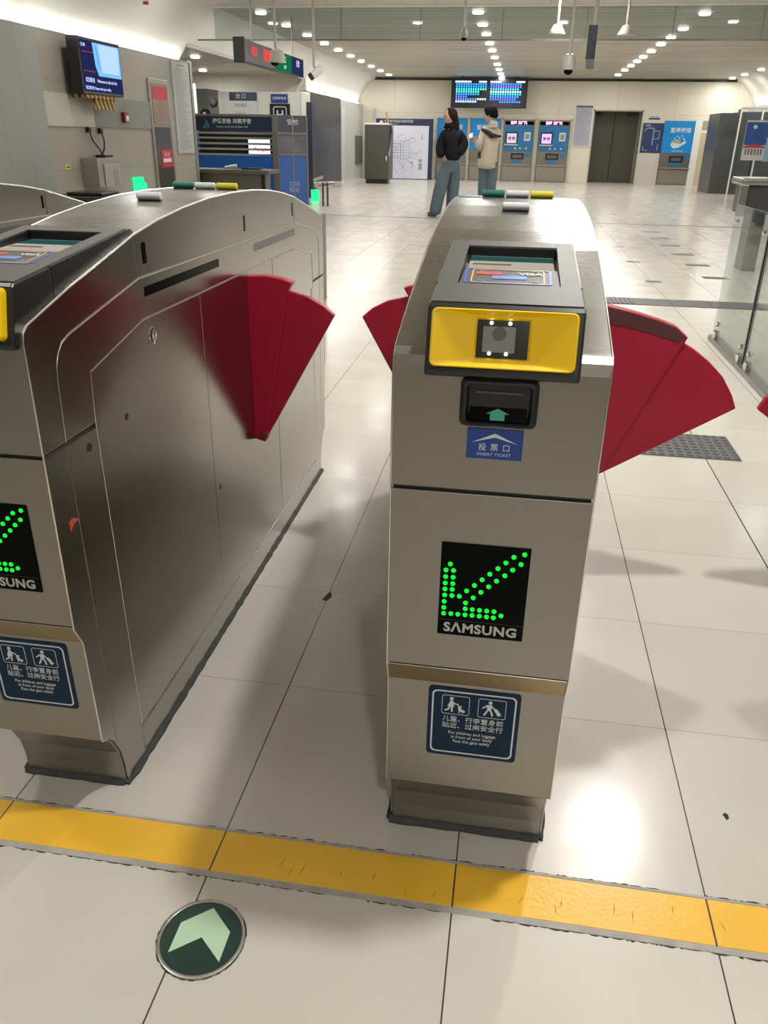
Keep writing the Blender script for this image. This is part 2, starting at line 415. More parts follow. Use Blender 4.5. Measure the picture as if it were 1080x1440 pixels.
# ------------------------------------------------------------------ floor markings (things set into the floor)
YM = pbr('yellow_strip_face', (.88, .50, .045), .32, var=.12, vscale=7, bump=.25, bscale=120)
mk = empty('yellow_floor_strip', (0, 1.005, 0), 'long yellow stop strip set in the floor across the gate entrances', 'floor marking')
xs = [TX0+TW*k+dx for k in range(-4, 6) for dx in (0,)]
for i, (xa, xb) in enumerate(zip(xs, xs[1:])):
    build(MB().box(xa+.0015, xb-.0015, .962, 1.052, 0, .0012), 'strip_tile', YM, mk, .0006)
gm = MB(); gm.box(xs[0], xs[-1], .949, .9605, 0, .0010); gm.box(xs[0], xs[-1], 1.0535, 1.0585, 0, .0010)
build(gm, 'grout_border', pbr('grout_grey', (.40, .38, .34), .7, var=.35, vscale=30), mk)
# ragged black dirt along both borders
dirt = MB()
for yb, sgn in ((1.0590, 1), (.9482, -1)):
    x = xs[0]
    while x < xs[-1]:
        w = random.uniform(.004, .03)
        if math.sin(x*5+sgn)+math.sin(x*13.7)*.8 > -.35 or random.random() < .2:
            h = random.uniform(.0006, .0032)
            dirt.prism([(x, yb), (x+w*.3, yb+sgn*h*.7), (x+w*.7, yb+sgn*h), (x+w, yb)], 'Z', 0, .0007)
        x += w*random.uniform(.8, 1.6)
build(dirt, 'grime_line', pbr('grime', (.025, .022, .02), .8), mk)
sm = MB()
for cx, cy, L, a in [(-.29, .99, .035, 75), (-.33, 1.0, .03, 68), (-.22, .995, .018, 80), (-.31, .983, .02, 72), (.10, .995, .018, 60), (.17, 1.0, .02, 80), (.26, 1.005, .03, 85), (.29, .995, .026, 86), (.36, 1.02, .018, 84), (.44, 1.0, .022, 110), (.16, .985, .024, 95), (-.16, 1.0, .024, 78), (-.05, .98, .015, 72), (-.10, .972, .013, 80)]:
    dx, dy = math.cos(math.radians(a))*L/2, math.sin(math.radians(a))*L/2
    sm.prism([(cx-dx-.0004, cy-dy), (cx+.0007, cy), (cx+dx, cy+dy), (cx-.0006, cy)], 'Z', .0011, .0014)
build(sm, 'scuff_mark', pbr('scuff', (.16, .08, .02), .7), mk)
# round arrow stud
ax, ay = -.4205, .8315
ds = empty('floor_arrow_disc', (ax, ay, 0), 'round dark green floor disc with a pale green forward arrow and metal rim', 'floor sign')
build(MB().lathe([(.0, 0), (.0665, 0), (.0665, .0016), (.0, .0016)], (ax, ay, 0), 48, smooth=False), 'disc_face', pbr('disc_green', (.010, .040, .028), .3), ds)
rm = MB(); rings = []
for r, h in ((.0665, 0), (.0665, .003), (.0685, .0038), (.0715, .003), (.0725, 0)):
    rings.append([(ax+r*math.cos(2*PI*k/64), ay+r*math.sin(2*PI*k/64), h) for k in range(64)])
rm.loft(rings, False, False, True)
build(rm, 'metal_rim', pbr('rim_steel', (.55, .54, .52), .3, 1), ds)
ar = [(-.464, .797), (-.464, .852), (-.42, .888), (-.377, .849), (-.377, .795), (-.42, .832)]
build(MB().prism(ar, 'Z', .0016, .0021), 'arrow', pbr('arrow_pale', (.47, .66, .46), .5), ds)
dr = MB()
for k in range(64):
    t = 2*PI*k/64; r = .0728+random.uniform(0, .0018); t2 = t+2*PI/64
    dr.add([(ax+.0722*math.cos(t), ay+.0722*math.sin(t), .0005), (ax+.0722*math.cos(t2), ay+.0722*math.sin(t2), .0005), (ax+r*math.cos(t2), ay+r*math.sin(t2), .0005), (ax+r*math.cos(t), ay+r*math.sin(t), .0005)], [(0, 1, 2, 3)])
build(dr, 'grime_line', MATS['grime'], ds)
# tactile paving pads
TP = pbr('tactile_grey', (.12, .12, .13), .5, .2, var=.1, vscale=20)
def pad(x0, y0, s, label, group=None, blist='dots'):
    mb = MB().box(x0, x0+s, y0, y0+s, 0, .004)
    n = 8
    for i in range(n):
        for j in range(n):
            cx, cy = x0+s*(i+.5)/n, y0+s*(j+.5)/n
            if blist == 'dots': mb.lathe([(.0135, 0), (.009, .005), (0, .005)], (cx, cy, .004), 8, smooth=False)
        if blist == 'bars': mb.box(x0+s*(i+.25)/n, x0+s*(i+.75)/n, y0+.01, y0+s-.01, .004, .008)
    o = build(mb, 'tactile_paving', TP, None, 0, origin=(x0+s/2, y0+s/2, 0)); tag(o, label, 'tactile paving', group)
pad(.705, 3.30, .30, 'grey bumpy tactile floor tile, right half of the pair under the big red flap')
pad(.402, 3.30, .30, 'grey bumpy tactile floor tile, left half of the pair under the big red flap')
pad(.70, 6.85, .30, 'ribbed grey tactile tile at the left end of the far dark floor band', blist='bars')
for k, w in enumerate(('second', 'third', 'fourth', 'fifth')):
    pad(1.003+.303*k, 6.85, .30, 'smooth-looking dark grey tactile tile, %s from the left in the far floor band' % w, blist='none')
for k, (x, y) in enumerate([(1.97, 8.52), (1.97, 9.43), (1.97, 10.34), (1.97, 11.24), (1.97, 12.12), (1.97, 12.99)]):
    o = boxo('floor_guide_plate', TP, x-.12, x+.12, y-.06, y+.06, 0, .003)
    tag(o, 'small dark floor guide plate, %s from the front in the dashed right row' % ('first', 'second', 'third', 'fourth', 'fifth', 'sixth')[k], 'floor plate', 'dashed guide plates on the right floor')
for k, (x, y) in enumerate([(1.32, 8.13), (1.30, 9.52), (1.29, 10.92)]):
    o = boxo('floor_guide_plate', TP, x-.07, x+.07, y-.05, y+.05, 0, .002)
    tag(o, 'faint small floor plate beyond the big flap, %s of three' % ('nearest', 'middle', 'farthest')[k], 'floor plate', 'faint floor plates beyond the gate')
# chipped corners in the aisle
ch = MB().prism([(-.0165-.44, 1.95), (-.448, 1.945), (-.444, 1.925), (-.452, 1.900), (-.468, 1.905)], 'Z', 0, .0008)
o = build(ch, 'floor_chip', pbr('chip_dark', (.06, .055, .045), .8, var=.4, vscale=80), None, origin=(-.456, 1.92, 0)); tag(o, 'dark chipped tile corner in the aisle between the two gates', 'floor chip')
o = build(MB().prism([(.494, 1.262), (.500, 1.267), (.505, 1.262), (.504, 1.252), (.499, 1.248)], 'Z', 0, .001), 'floor_chip', MATS['grime'], None, origin=(.5, 1.26, 0)); tag(o, 'small dark chip in the tile right of the middle gate', 'floor chip')

# ------------------------------------------------------------------ ticket gates
MID = 1.995
PF = [(1.14, 0), (1.138, .045), (1.130, .09), (1.112, .13), (1.090, .155), (1.072, .165), (1.066, .39), (1.046, .431), (1.046, .922), (1.050, .938), (1.062, .947),
      (1.197, .982), (1.434, 1.034), (1.55, 1.051), (1.68, 1.064), (1.83, 1.073), (MID, 1.076)]
def mir(P): return [(2*MID-a, b) for a, b in reversed(P)]
PROF = PF + mir(PF[:-1])
LEDUV = [(0.11,0.781),(0.064,0.714),(0.15,0.716),(0.064,0.642),(0.15,0.643),(0.064,0.573),(0.151,0.574),(0.064,0.508),(0.148,0.511),(0.065,0.442),(0.149,0.443),(0.235,0.443),(0.063,0.371),(0.312,0.376),(0.063,0.303),(0.313,0.311),(0.395,0.31),(0.479,0.309),(0.562,0.31),(0.646,0.31),(0.064,0.238),(0.149,0.242),(0.231,0.242),(0.315,0.243),(0.397,0.244),(0.481,0.244),(0.565,0.243),(0.644,0.241),(0.73,0.271),(0.315,0.509),(0.399,0.576),(0.481,0.644),(0.563,0.711),(0.649,0.778),(0.731,0.844),(0.814,0.91),(0.93,0.946),(0.396,0.44),(0.479,0.508),(0.561,0.576),(0.645,0.644),(0.732,0.709),(0.814,0.776),(0.9,0.842)]
def wobble_strip(pts, r, mat, name, parent):
    mb = MB(); P = []
    for (x0, y0, z0), (x1, y1, z1) in zip(pts, pts[1:]):
        L = math.dist((x0, y0), (x1, y1)); n = max(3, int(L/.018))
        for k in range(n):
            t = k/n; P.append((x0+(x1-x0)*t+random.uniform(-1, 1)*r*.18, y0+(y1-y0)*t+random.uniform(-1, 1)*r*.18, z0))
    P.append(pts[-1])
    rr = [r*random.uniform(.75, 1.15) for _ in P]
    rings = []
    for i, p in enumerate(P):
        a = Vector(P[max(i-1, 0)]); b = Vector(P[min(i+1, len(P)-1)]); d = (b-a).normalized(); s = Vector((-d.y, d.x, 0))
        rings.append([Vector(p)+s*rr[i]*c+Vector((0, 0, 1))*max(0, rr[i]*h) for c, h in ((1, 0), (.8, .7), (.2, 1.25), (-.4, 1.6), (-.9, 1.9), (-1, 0))])
    mb.loft(rings, True, True, True)
    return build(mb, name, mat, parent)
def flap(name, polys, y0, t, parent, label=None):
    """one leaf: front plate polygon (x,z) with thickness and a lighter rim along its arc"""
    o = build(MB().prism(polys, 'Y', y0, y0+t), name, REDF, parent, .0035, label, 3)
    return o
def make_gate(xl, xr, label, flaps, detail_front=True, full=True, reader='center'):
    g = empty('ticket_gate', ((xl+xr)/2, MID, 0), label, 'ticket gate')
    xc = (xl+xr)/2
    core = shrink(PROF, .007)
    core = [(a, max(b, 0)) for a, b in core]
    build(MB().prism(core, 'X', xl+.004, xr-.004), 'gate_body', STEELD, g)
    # front and rear face plates, wrapped around the whole width
    def plate_from(i0, i1, name, mat, flip=False, z0=None, z1=None, th=.0065, x0=xl+.0008, x1=xr-.0008):
        seg = PF[i0:i1+1]
        if flip: seg = mir(seg)
        inner = []
        n = len(seg)
        for i in range(n):
            a = Vector(seg[max(i-1, 0)]); b = Vector(seg[min(i+1, n-1)]); d = (b-a).normalized()
            nn = Vector((d.y, -d.x))  # inward
            inner.append(tuple(Vector(seg[i])+nn*th))
        return build(MB().prism(seg+list(reversed(inner)), 'X', x0, x1), name, mat, g, .0012)
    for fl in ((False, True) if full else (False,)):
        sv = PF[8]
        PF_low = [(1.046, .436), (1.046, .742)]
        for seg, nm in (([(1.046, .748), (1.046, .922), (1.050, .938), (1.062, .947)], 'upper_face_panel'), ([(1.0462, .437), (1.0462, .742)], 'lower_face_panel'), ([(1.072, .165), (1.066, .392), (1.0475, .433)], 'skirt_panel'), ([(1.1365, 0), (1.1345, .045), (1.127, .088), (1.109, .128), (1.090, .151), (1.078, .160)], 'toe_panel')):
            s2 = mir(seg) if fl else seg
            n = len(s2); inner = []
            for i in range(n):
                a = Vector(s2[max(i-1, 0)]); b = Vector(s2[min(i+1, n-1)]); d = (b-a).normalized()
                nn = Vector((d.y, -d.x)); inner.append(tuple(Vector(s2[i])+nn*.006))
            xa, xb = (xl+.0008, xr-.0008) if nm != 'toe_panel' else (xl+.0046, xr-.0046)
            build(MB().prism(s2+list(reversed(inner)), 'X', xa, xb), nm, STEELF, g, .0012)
    # top covers following the arc
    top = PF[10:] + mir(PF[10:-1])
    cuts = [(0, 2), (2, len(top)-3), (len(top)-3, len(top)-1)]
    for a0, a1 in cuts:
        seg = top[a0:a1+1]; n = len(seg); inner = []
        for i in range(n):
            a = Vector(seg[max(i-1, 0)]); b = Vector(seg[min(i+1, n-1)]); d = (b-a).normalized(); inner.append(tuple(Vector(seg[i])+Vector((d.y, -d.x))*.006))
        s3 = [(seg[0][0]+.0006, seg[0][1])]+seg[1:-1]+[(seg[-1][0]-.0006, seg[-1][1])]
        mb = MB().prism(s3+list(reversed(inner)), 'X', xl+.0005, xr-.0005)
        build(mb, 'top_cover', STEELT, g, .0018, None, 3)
    # side plates
    S1f = [(1.113, .748), (1.118, .85), (1.122, .872), (1.131, .889), (1.146, .903), (1.168, .911), (1.437, .957)]
    S2f = [(1.212, .748), (1.219, .836), (1.437, .880)]
    up = PF[9:13]
    hood_front = [(1.046, .748), (1.046, .922)] + PF[9:13] + list(reversed(S1f))
    hood_top = [PF[12]] + PF[13:] + mir(PF[12:-1]) + [(2*MID-1.437, .957), (1.437, .957)]
    band = S1f + mir(S1f) + mir(S2f)[::-1][0:0]
    band = S1f + mir(S1f) + list(reversed(S2f + mir(S2f)))
    post_o = [(1.046, .742), (1.046, .431), (1.066, .39), (1.072, .165), (1.090, .155), (1.112, .13), (1.1185, .115), (1.113, .742)]
    post_i = [(1.113, .742), (1.1185, .115), (1.130, .09), (1.138, .045), (1.14, .0), (1.222, .0), (1.222, .078), (1.212, .742)]
    doors = [[(1.222, .08), (1.212, .748), (1.219, .836), (1.437, .880), (1.733, .880), (1.733, .08)],
             [(1.733, .08), (1.733, .880), (2.30, .880), (2.30, .08)],
             [(2.30, .08), (2.30, .880), (2.553, .880), (2.771, .836), (2.778, .748), (2.768, .08)]]
    kick = [(1.222, 0), (1.222, .078), (2.768, .078), (2.768, 0)]
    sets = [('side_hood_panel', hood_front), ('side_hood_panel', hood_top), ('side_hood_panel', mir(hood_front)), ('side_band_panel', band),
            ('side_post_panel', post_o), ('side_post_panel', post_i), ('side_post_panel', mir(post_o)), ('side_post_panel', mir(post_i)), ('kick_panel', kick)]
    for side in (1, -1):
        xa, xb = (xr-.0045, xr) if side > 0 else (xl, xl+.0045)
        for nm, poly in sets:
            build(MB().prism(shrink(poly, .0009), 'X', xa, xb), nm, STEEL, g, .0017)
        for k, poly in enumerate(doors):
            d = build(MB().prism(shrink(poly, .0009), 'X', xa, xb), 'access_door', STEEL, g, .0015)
            xs_ = xr if side > 0 else xl
            if k == 0:
                build(MB().lathe([(.0, 0), (.017, 0), (.0165, side*.002), (.012, side*.003), (.011, side*.0012), (.006, side*.0012), (.005, side*.004), (0, side*.004)], (xs_, 1.472, .842), 20, 'X'), 'lock', CHROME, d)
                build(MB().lathe([(0, 0), (.0065, 0), (.0065, side*.0006), (0, side*.0006)], (xs_, 1.324, .723), 14, 'X'), 'screw_hole', BLACKP, d)
            if k == 1: build(MB().lathe([(0, 0), (.0065, 0), (.0065, side*.0006), (0, side*.0006)], (xs_, 1.765, .394), 14, 'X'), 'screw_hole', BLACKP, d)
            if k == 2: build(MB().box(xs_-.0006, xs_+.0006, 2.747, 2.755, .695, .725), 'latch_slot', BLACKP, d)
        xs_ = xr if side > 0 else xl
        build(MB().lathe([(0, 0), (.008, 0), (.008, side*.0006), (0, side*.0006)], (xs_, 1.18, .715), 14, 'X'), 'screw_hole', BLACKP, g)
        # sensor windows
        for y0, y1, z0, z1 in ((1.455, 1.865, .9195, .9375), (2.142, 2.555, .9205, .940)):
            build(MB().box(xs_-.0005, xs_+.0007, y0, y1, z0, z1), 'sensor_window', BLACKG if y0 < 2 else pbr('grey_window', (.10, .10, .10), .25), g)
        for y0 in (1.463, 2.064, 2.530):
            build(MB().box(xs_-.0005, xs_+.0007, y0, y0+(.016 if y0 < 1.5 else .011), .979, 1.017), 'sensor_window', BLACKG, g)
    PE = pbr('edge_highlight', (.80, .78, .73), .24, 1)  # paler steel for thin tubes that stand in for highlights along panel edges
    prof_e = PF[4:] + mir(PF[4:-1])
    for xs_ in (xl+.0007, xr-.0007):
        build(MB().tube([(xs_, a, b) for a, b in prof_e], .0014, 6), 'highlight_bead', PE, g)
    S2b = [(1.2215, .079), (1.212, .748), (1.219, .836), (1.437, .880), (2.553, .880), (2.771, .836), (2.778, .748)]
    for xs_ in (xl, xr):
        build(MB().tube([(xs_, a, b) for a, b in S1f+mir(S1f)], .0009, 6), 'seam_highlight', PE, g)
        build(MB().tube([(xs_, a, b) for a, b in S2b], .0009, 6), 'seam_highlight', PE, g)
    # dirty sealant around the foot
    wobble_strip([(xl-.003, 1.30, 0), (xl-.003, 1.137, 0)], .005, SEAL, 'sealant', g)
    wobble_strip([(xr-.006, 1.134, 0), (xl-.002, 1.134, 0)], .0070, SEAL, 'sealant', g)
    wobble_strip([(xr+.003, 2.86, 0), (xr+.003, 1.17, 0), (xr-.002, 1.133, 0)], .0058, SEAL, 'sealant', g)
    # --- LED arrow display
    F = Surf((xc, 1.046, 0), (1, 0, 0), (0, 0, 1))
    x0, x1, z0, z1 = -.0655, .0655, .502, .662
    disp = build(F.rect(x0, x1, z0, z1, 0, .0022), 'arrow_display', BLACKG, g, .0006, 'square black display with a green lit arrow')
    Wd, Hd = x1-x0, z1-z0
    lm = MB()
    for u, v in LEDUV: lm.lathe([(.0036, 0), (.0032, -.0016), (.0018, -.0030), (0, -.0034)], (xc+x0+u*Wd, 1.046-.0022, z0+v*Hd), 10, 'Y')
    build(lm, 'arrow_lights', LEDG, disp)
    build(F.rect(x0+.0012, x1-.0012, z0+.027, z0+.0274, .0022, .0024), 'divider_line', pbr('hairline', (.08, .08, .08), .4), disp)
    LET = pbr('silver_letter', (.48, .48, .47), .4, .3)
    text(F, 'S\u039bMSUNG', 0, z0+.0135, .0225, LET, disp, .0025, sx=1.03, bold=.0007, spacing=1.08)
    # --- safety sign on the skirt
    sk = Surf((xc, 1.072, .165), (1, 0, 0), (0, -.006, .225))
    sg = build(sk.plate(rrect(-.076, .076, .074, .220, .007), 0.0, .0014), 'safety_sign', NAVY, g, 0, 'dark blue safety sign with two white pictograms')
    build(sk.frame(rrect(-.0695, .0695, .0805, .2135, .009), rrect(-.0668, .0668, .0832, .2108, .0075), .0010, .0017), 'sign_border', SIGNW, sg)
    for bx in (-.053, .007):
        build(sk.frame(rrect(bx, bx+.046, .1650, .2045, .004), rrect(bx+.0009, bx+.0451, .1659, .2036, .0033), .0010, .0017), 'pictogram_frame', SIGNW, sg)
    pm = MB(); d0, d1 = .0012, .0019
    bx = -.038; bz = .170       # adult pushing a child
    sk.dots([(bx+.001, bz+.0275)], .0033, d0, d1, pm, 12)
    sk.plate([(bx-.001, bz+.0235), (bx+.0035, bz+.0235), (bx+.006, bz+.0110), (bx-.0055, bz+.0110)], d0, d1, pm)
    sk.stroke([(bx-.0015, bz+.0115), (bx-.0035, bz+.0055), (bx-.0095, bz+.0020)], .0030, d0, d1, pm)
    sk.stroke([(bx+.0022, bz+.0115), (bx+.0022, bz+.0005)], .0032, d0, d1, pm)
    sk.stroke([(bx+.0030, bz+.0200), (bx+.0085, bz+.0170), (bx+.0130, bz+.0165)], .0022, d0, d1, pm)
    sk.plate([(bx+.0115, bz+.0150), (bx+.0140, bz+.0140), (bx+.0180, bz+.0075), (bx+.0245, bz+.0035), (bx+.0240, bz+.0015), (bx+.0135, bz+.0025)], d0, d1, pm)
    sk.dots([(bx+.0165, bz+.0125)], .0020, d0, d1, pm, 10); sk.dots([(bx+.0145, bz+.0005), (bx+.0205, bz+.0002)], .0013, d0, d1, pm, 8)
    build(pm, 'pictogram', SIGNW, sg); pm = MB()
    bx = .026                   # traveller with a suitcase
    sk.dots([(bx+.001, bz+.0275)], .0033, d0, d1, pm, 12)
    sk.plate([(bx-.0045, bz+.0225), (bx+.0035, bz+.0232), (bx+.0030, bz+.0115), (bx-.0040, bz+.0115)], d0, d1, pm)
    sk.stroke([(bx-.0035, bz+.0215), (bx-.0090, bz+.0170), (bx-.0120, bz+.0150)], .0024, d0, d1, pm)
    sk.stroke([(bx-.0020, bz+.0125), (bx-.0055, bz+.0060), (bx-.0085, bz+.0005)], .0030, d0, d1, pm)
    sk.stroke([(bx+.0012, bz+.0125), (bx+.0040, bz+.0060), (bx+.0052, bz+.0000)], .0030, d0, d1, pm)
    sk.stroke([(bx+.0025, bz+.0215), (bx+.0065, bz+.0165), (bx+.0105, bz+.0145)], .0022, d0, d1, pm)
    sk.plate([(bx+.0075, bz+.0135), (bx+.0125, bz+.0160), (bx+.0200, bz+.0040), (bx+.0145, bz+.0010)], d0, d1, pm)
    build(pm, 'pictogram', SIGNW, sg)
    text(sk, '\u513f\u7ae5\u3001\u884c\u674e\u7f6e\u8eab\u524d', .000, .1545, .0128, SIGNW, sg, .0016)
    text(sk, '\u8d34\u8fd1\u3001\u8fc7\u95f8\u5b89\u5168\u884c', .000, .1405, .0128, SIGNW, sg, .0016)
    text(sk, 'Put children and luggage', .000, .1255, .0088, SIGNW, sg, .0016, sx=.93)
    text(sk, 'in front of your body', .000, .1165, .0088, SIGNW, sg, .0016, sx=.93)
    text(sk, 'Pass the gate safely', .000, .1075, .0088, SIGNW, sg, .0016, sx=.93)
    # --- black control housing
    hx0, hx1 = xc-.1005, xc+.1035
    hp = [(1.036, .914), (1.033, .922), (1.0545, 1.002), (1.060, 1.006), (1.40, 1.0410), (1.442, 1.0435), (1.455, 1.036), (1.46, 1.020), (1.20, .975), (1.07, .914)]
    # side cheeks + deck with recess: built as frame around the recess
    tm = (1.045-1.006)/(1.44-1.055)
    topz = lambda y: 1.006+tm*(y-1.055)
    hq = [(1.1585, topz(1.1585)-.0004), (1.40, 1.0410), (1.442, 1.0435), (1.455, 1.036), (1.46, 1.020), (1.20, .970), (1.1585, .955)]
    build(MB().prism(hq, 'X', hx0, hx0+.030), 'housing_cheek', BLACKP, g, .0015); build(MB().prism(hq, 'X', hx1-.030, hx1), 'housing_cheek', BLACKP, g, .0015)
    mid = MB()
    ha = [(1.036, .914), (1.033, .922), (1.0545, 1.002), (1.060, 1.006), (1.1585, topz(1.1585)-.0005), (1.1585, .955), (1.07, .914)]
    mid.prism(ha, 'X', hx0, hx1)
    build(mid, 'control_housing', BLACKP, g, .0035, None, 3); mid = MB()
    mid.prism([(1.393, topz(1.393)), (1.442, 1.0435), (1.455, 1.036), (1.46, 1.020), (1.393, .99)], 'X', hx0+.030, hx1-.030)
    build(mid, 'recess_back_wall', BLACKP, g, .0015)
    # matt top skin
    skn = MB()
    def skin(xa, xb, ya, yb, t=.0012):
        skn.add([(xa, ya, topz(ya)-.001), (xb, ya, topz(ya)-.001), (xb, yb, topz(yb)-.001), (xa, yb, topz(yb)-.001), (xa, ya, topz(ya)+t), (xb, ya, topz(ya)+t), (xb, yb, topz(yb)+t), (xa, yb, topz(yb)+t)],
                [(0,3,2,1),(4,5,6,7),(0,1,5,4),(1,2,6,5),(2,3,7,6),(3,0,4,7)])
    skin(hx0+.003, hx0+.030, 1.064, 1.43); skin(hx1-.030, hx1-.003, 1.064, 1.43); skin(hx0+.030, hx1-.030, 1.064, 1.155); skin(hx0+.030, hx1-.030, 1.393, 1.43)
    build(skn, 'housing_top', BLACKM, g, .0008)
    # sloping reader pad (slightly sunk) and the sunk screen behind
    T = Surf((xc+.002, 1.156, topz(1.156)-.0015), (1, 0, 0), (0, .1, .1*tm))
    pd = build(T.plate([(-.0715, 0), (.0715, 0), (.069, .100), (-.069, .100)], -.012, -.0005), 'card_reader_pad', BLACKM, g, .0008)
    build(T.frame(rrect(-.066, .060, .014, .096, .008), rrect(-.062, .056, .018, .092, .006), -.0006, .0002), 'pad_outline', pbr('outline_blue', (.04, .10, .42), .4), pd)
    build(T.frame(rrect(-.056, .050, .018, .092, .007), rrect(-.0540, .048, .020, .090, .005), -.0006, .0003), 'pad_outline', pbr('outline_orange', (.72, .42, .10), .4), pd)
    build(T.plate(rrect(-.050, -.012, .062, .080, .004), -.0006, .0002), 'card_logo', pbr('logo_red', (.45, .05, .03), .4), pd)
    build(T.plate(rrect(-.026, .024, .040, .058, .004), -.0006, .0002), 'card_icon', pbr('logo_blue', (.10, .22, .55), .4), pd)
    text(T, 'VISA', .030, .070, .016, SIGNW, pd, .0003, sx=1.1, bold=.0004)
    cm = MB()
    for sx_, u, v in ((1, -.044, .028), (-1, .040, .028), (1, -.044, .084), (-1, .040, .084)):
        T.stroke([(u, v+(.005 if v < .05 else -.005)), (u, v), (u+sx_*.008, v)], .0009, -.0004, .0003, cm)
    build(cm, 'corner_bracket', SIGNW, pd)
    wl = MB()
    wl.add([(xc-.070, 1.256, .99), (xc+.074, 1.256, .99), (xc+.074, 1.395, .99), (xc-.070, 1.395, .99)], [(0, 1, 2, 3)])
    build(MB().box(xc-.070, xc+.074, 1.256, 1.395, .985, .992), 'recess_floor', BLACKP, g)
    sc_ = Surf((xc+.002, 1.258, 1.0205), (1, 0, 0), (0, .13, .0045))
    scr = build(sc_.rect(-.066, .066, 0, .132, -.004, 0), 'passenger_screen', emis('screen_glow', (.62, .55, .44), .8), g, 0, 'dim glossy screen showing a pale picture')
    build(sc_.rect(-.066, .066, .085, .128, 0, .0004), 'screen_band', emis('screen_teal', (.03, .13, .12), .7), scr)
    build(sc_.rect(-.060, .000, .050, .062, 0, .0004), 'screen_caption', emis('screen_brown', (.35, .25, .17), .6), scr)
    # yellow scanner bezel on the housing front
    Y0 = Surf((xc, 1.0305, .914), (1, 0, 0), (0, .0215, .080))
    out_ = rrect(-.0935, .0945, .0145, .0895, .008); k = len(out_)
    inn = rrect(-.0375, .0365, .026, .0795, .003)
    mb = MB()
    mb.loft([Y0.ring(out_, .000), Y0.ring(out_, .0125), Y0.ring(rrect(-.0915, .0925, .0160, .0880, .0068), .0145), Y0.ring(rrect(-.0435, .0425, .0230, .0825, .004), .0062), Y0.ring(inn, .0052), Y0.ring(rrect(-.034, .033, .0285, .077, .002), .0006)], False, False, False)
    bz = build(mb, 'scanner_bezel', YELLOW, g, 0)
    gl = build(Y0.rect(-.034, .033, .0285, .077, 0, .0014), 'scanner_window', pbr('scanner_glass', (.035, .035, .034), .12), g)
    build(Y0.rect(-.026, .016, .036, .069, .0014, .0017), 'scanner_board', pbr('board_grey', (.20, .20, .205), .35), gl)
    build(Y0.dots([(-.005, .060)], .009, .0017, .0020, seg=24), 'camera_lens', pbr('lens_grey', (.09, .09, .09), .2), gl)
    build(Y0.dots([(-.016, .0735), (.008, .0735), (-.0165, .0345), (.0055, .0345)], .0022, .0014, .0028, seg=12), 'status_light', LEDW, gl)
    # ticket slot
    N0 = Surf((xc, 1.046, .848), (1, 0, 0), (0, 0, 1))
    o1 = rrect(-.0505, .0535, -.001, .066, .009); o2 = rrect(-.046, .049, .003, .0625, .007); i1 = rrect(-.039, .042, .010, .055, .006)
    mb = MB().loft([N0.ring(o1, 0), N0.ring(o1, .008), N0.ring(o2, .013), N0.ring(rrect(-.042, .045, .006, .059, .006), .0125), N0.ring(i1, .0005)], False, True, True)
    ts = build(mb, 'ticket_slot', pbr('slot_black', (.010, .010, .011), .22), g)
    SL = Surf((xc+.001, 1.046-.0115, .8565), (1, 0, 0), (0, .010, .016))
    build(SL.rect(-.038, .039, 0, .018, -.001, .0005), 'slot_floor', BLACKG, ts)
    build(SL.plate([(-.010, .001), (.0095, .001), (.0095, .010), (.0155, .010), (0, .0175), (-.0155, .010), (-.010, .010)], .0004, .0011), 'green_arrow', pbr('arrow_green', (.02, .27, .17), .5, emit=(.01, .25, .15), estr=.15), ts)
    build(N0.rect(-.030, .033, .044, .047, .001, .003), 'ticket_gap', pbr('slot_steel', (.06, .06, .06), .3), ts)
    # blue ticket label
    lb = build(F.rect(-.0385, .0385, .7975, .8425, 0, .0011), 'ticket_label', BLUE, g, .0004, 'small blue label with a white chevron')
    build(F.plate([(-.031, .8215), (0, .8355), (.031, .8215), (0, .8300)][:4], .0008, .0016), 'chevron', SIGNW, lb)
    text(F, '\u6295 \u7968 \u53e3', 0, .8145, .0115, SIGNW, lb, .0013, spacing=1.15)
    text(F, 'INSERT TICKET', 0, .8045, .0058, SIGNW, lb, .0013, sx=1.05, spacing=1.15)
    # coloured tubes lying on the crown
    for u, mt, nm in ((-.058, GREEN, 'green plastic tube'), (0, pbr('tube_white', (.62, .62, .66), .4), 'pale grey plastic tube'), (.0585, pbr('tube_yellow', (.62, .55, .03), .4), 'yellow plastic tube')):
        x_ = xc+u
        build(MB().lathe([(.006, -.0275), (.0085, -.0255), (.0085, .0255), (.006, .0275)], (x_, 2.105, 1.0825), 14, 'X'), 'marker_tube', mt, g, 0, nm)
    build(MB().lathe([(.006, -.028), (.0085, -.026), (.0085, .026), (.006, .028)], (xc, 1.765, 1.0775), 14, 'X'), 'marker_tube', MATS['tube_white'], g, 0, 'pale plastic tube lying alone in front of the others')
    if xr-xl > .25:
        st = Surf((xl+.030, 2.085, 1.0750), (1, 0, 0), (0, 1, -.02))
        s_ = build(st.rect(-.026, .030, -.02, .02, 0, .0008), 'top_sticker', pbr('sticker_blue', (.03, .09, .32), .4), g)
        build(st.stroke([(-.022, .004), (-.01, .004)], .006, .0006, .0011, st.stroke([(-.006, .004), (.010, .004)], .006, .0006, .0011, st.stroke([(.014, .004), (.026, .004)], .006, .0006, .0011))), 'sticker_marks', SIGNW, s_)
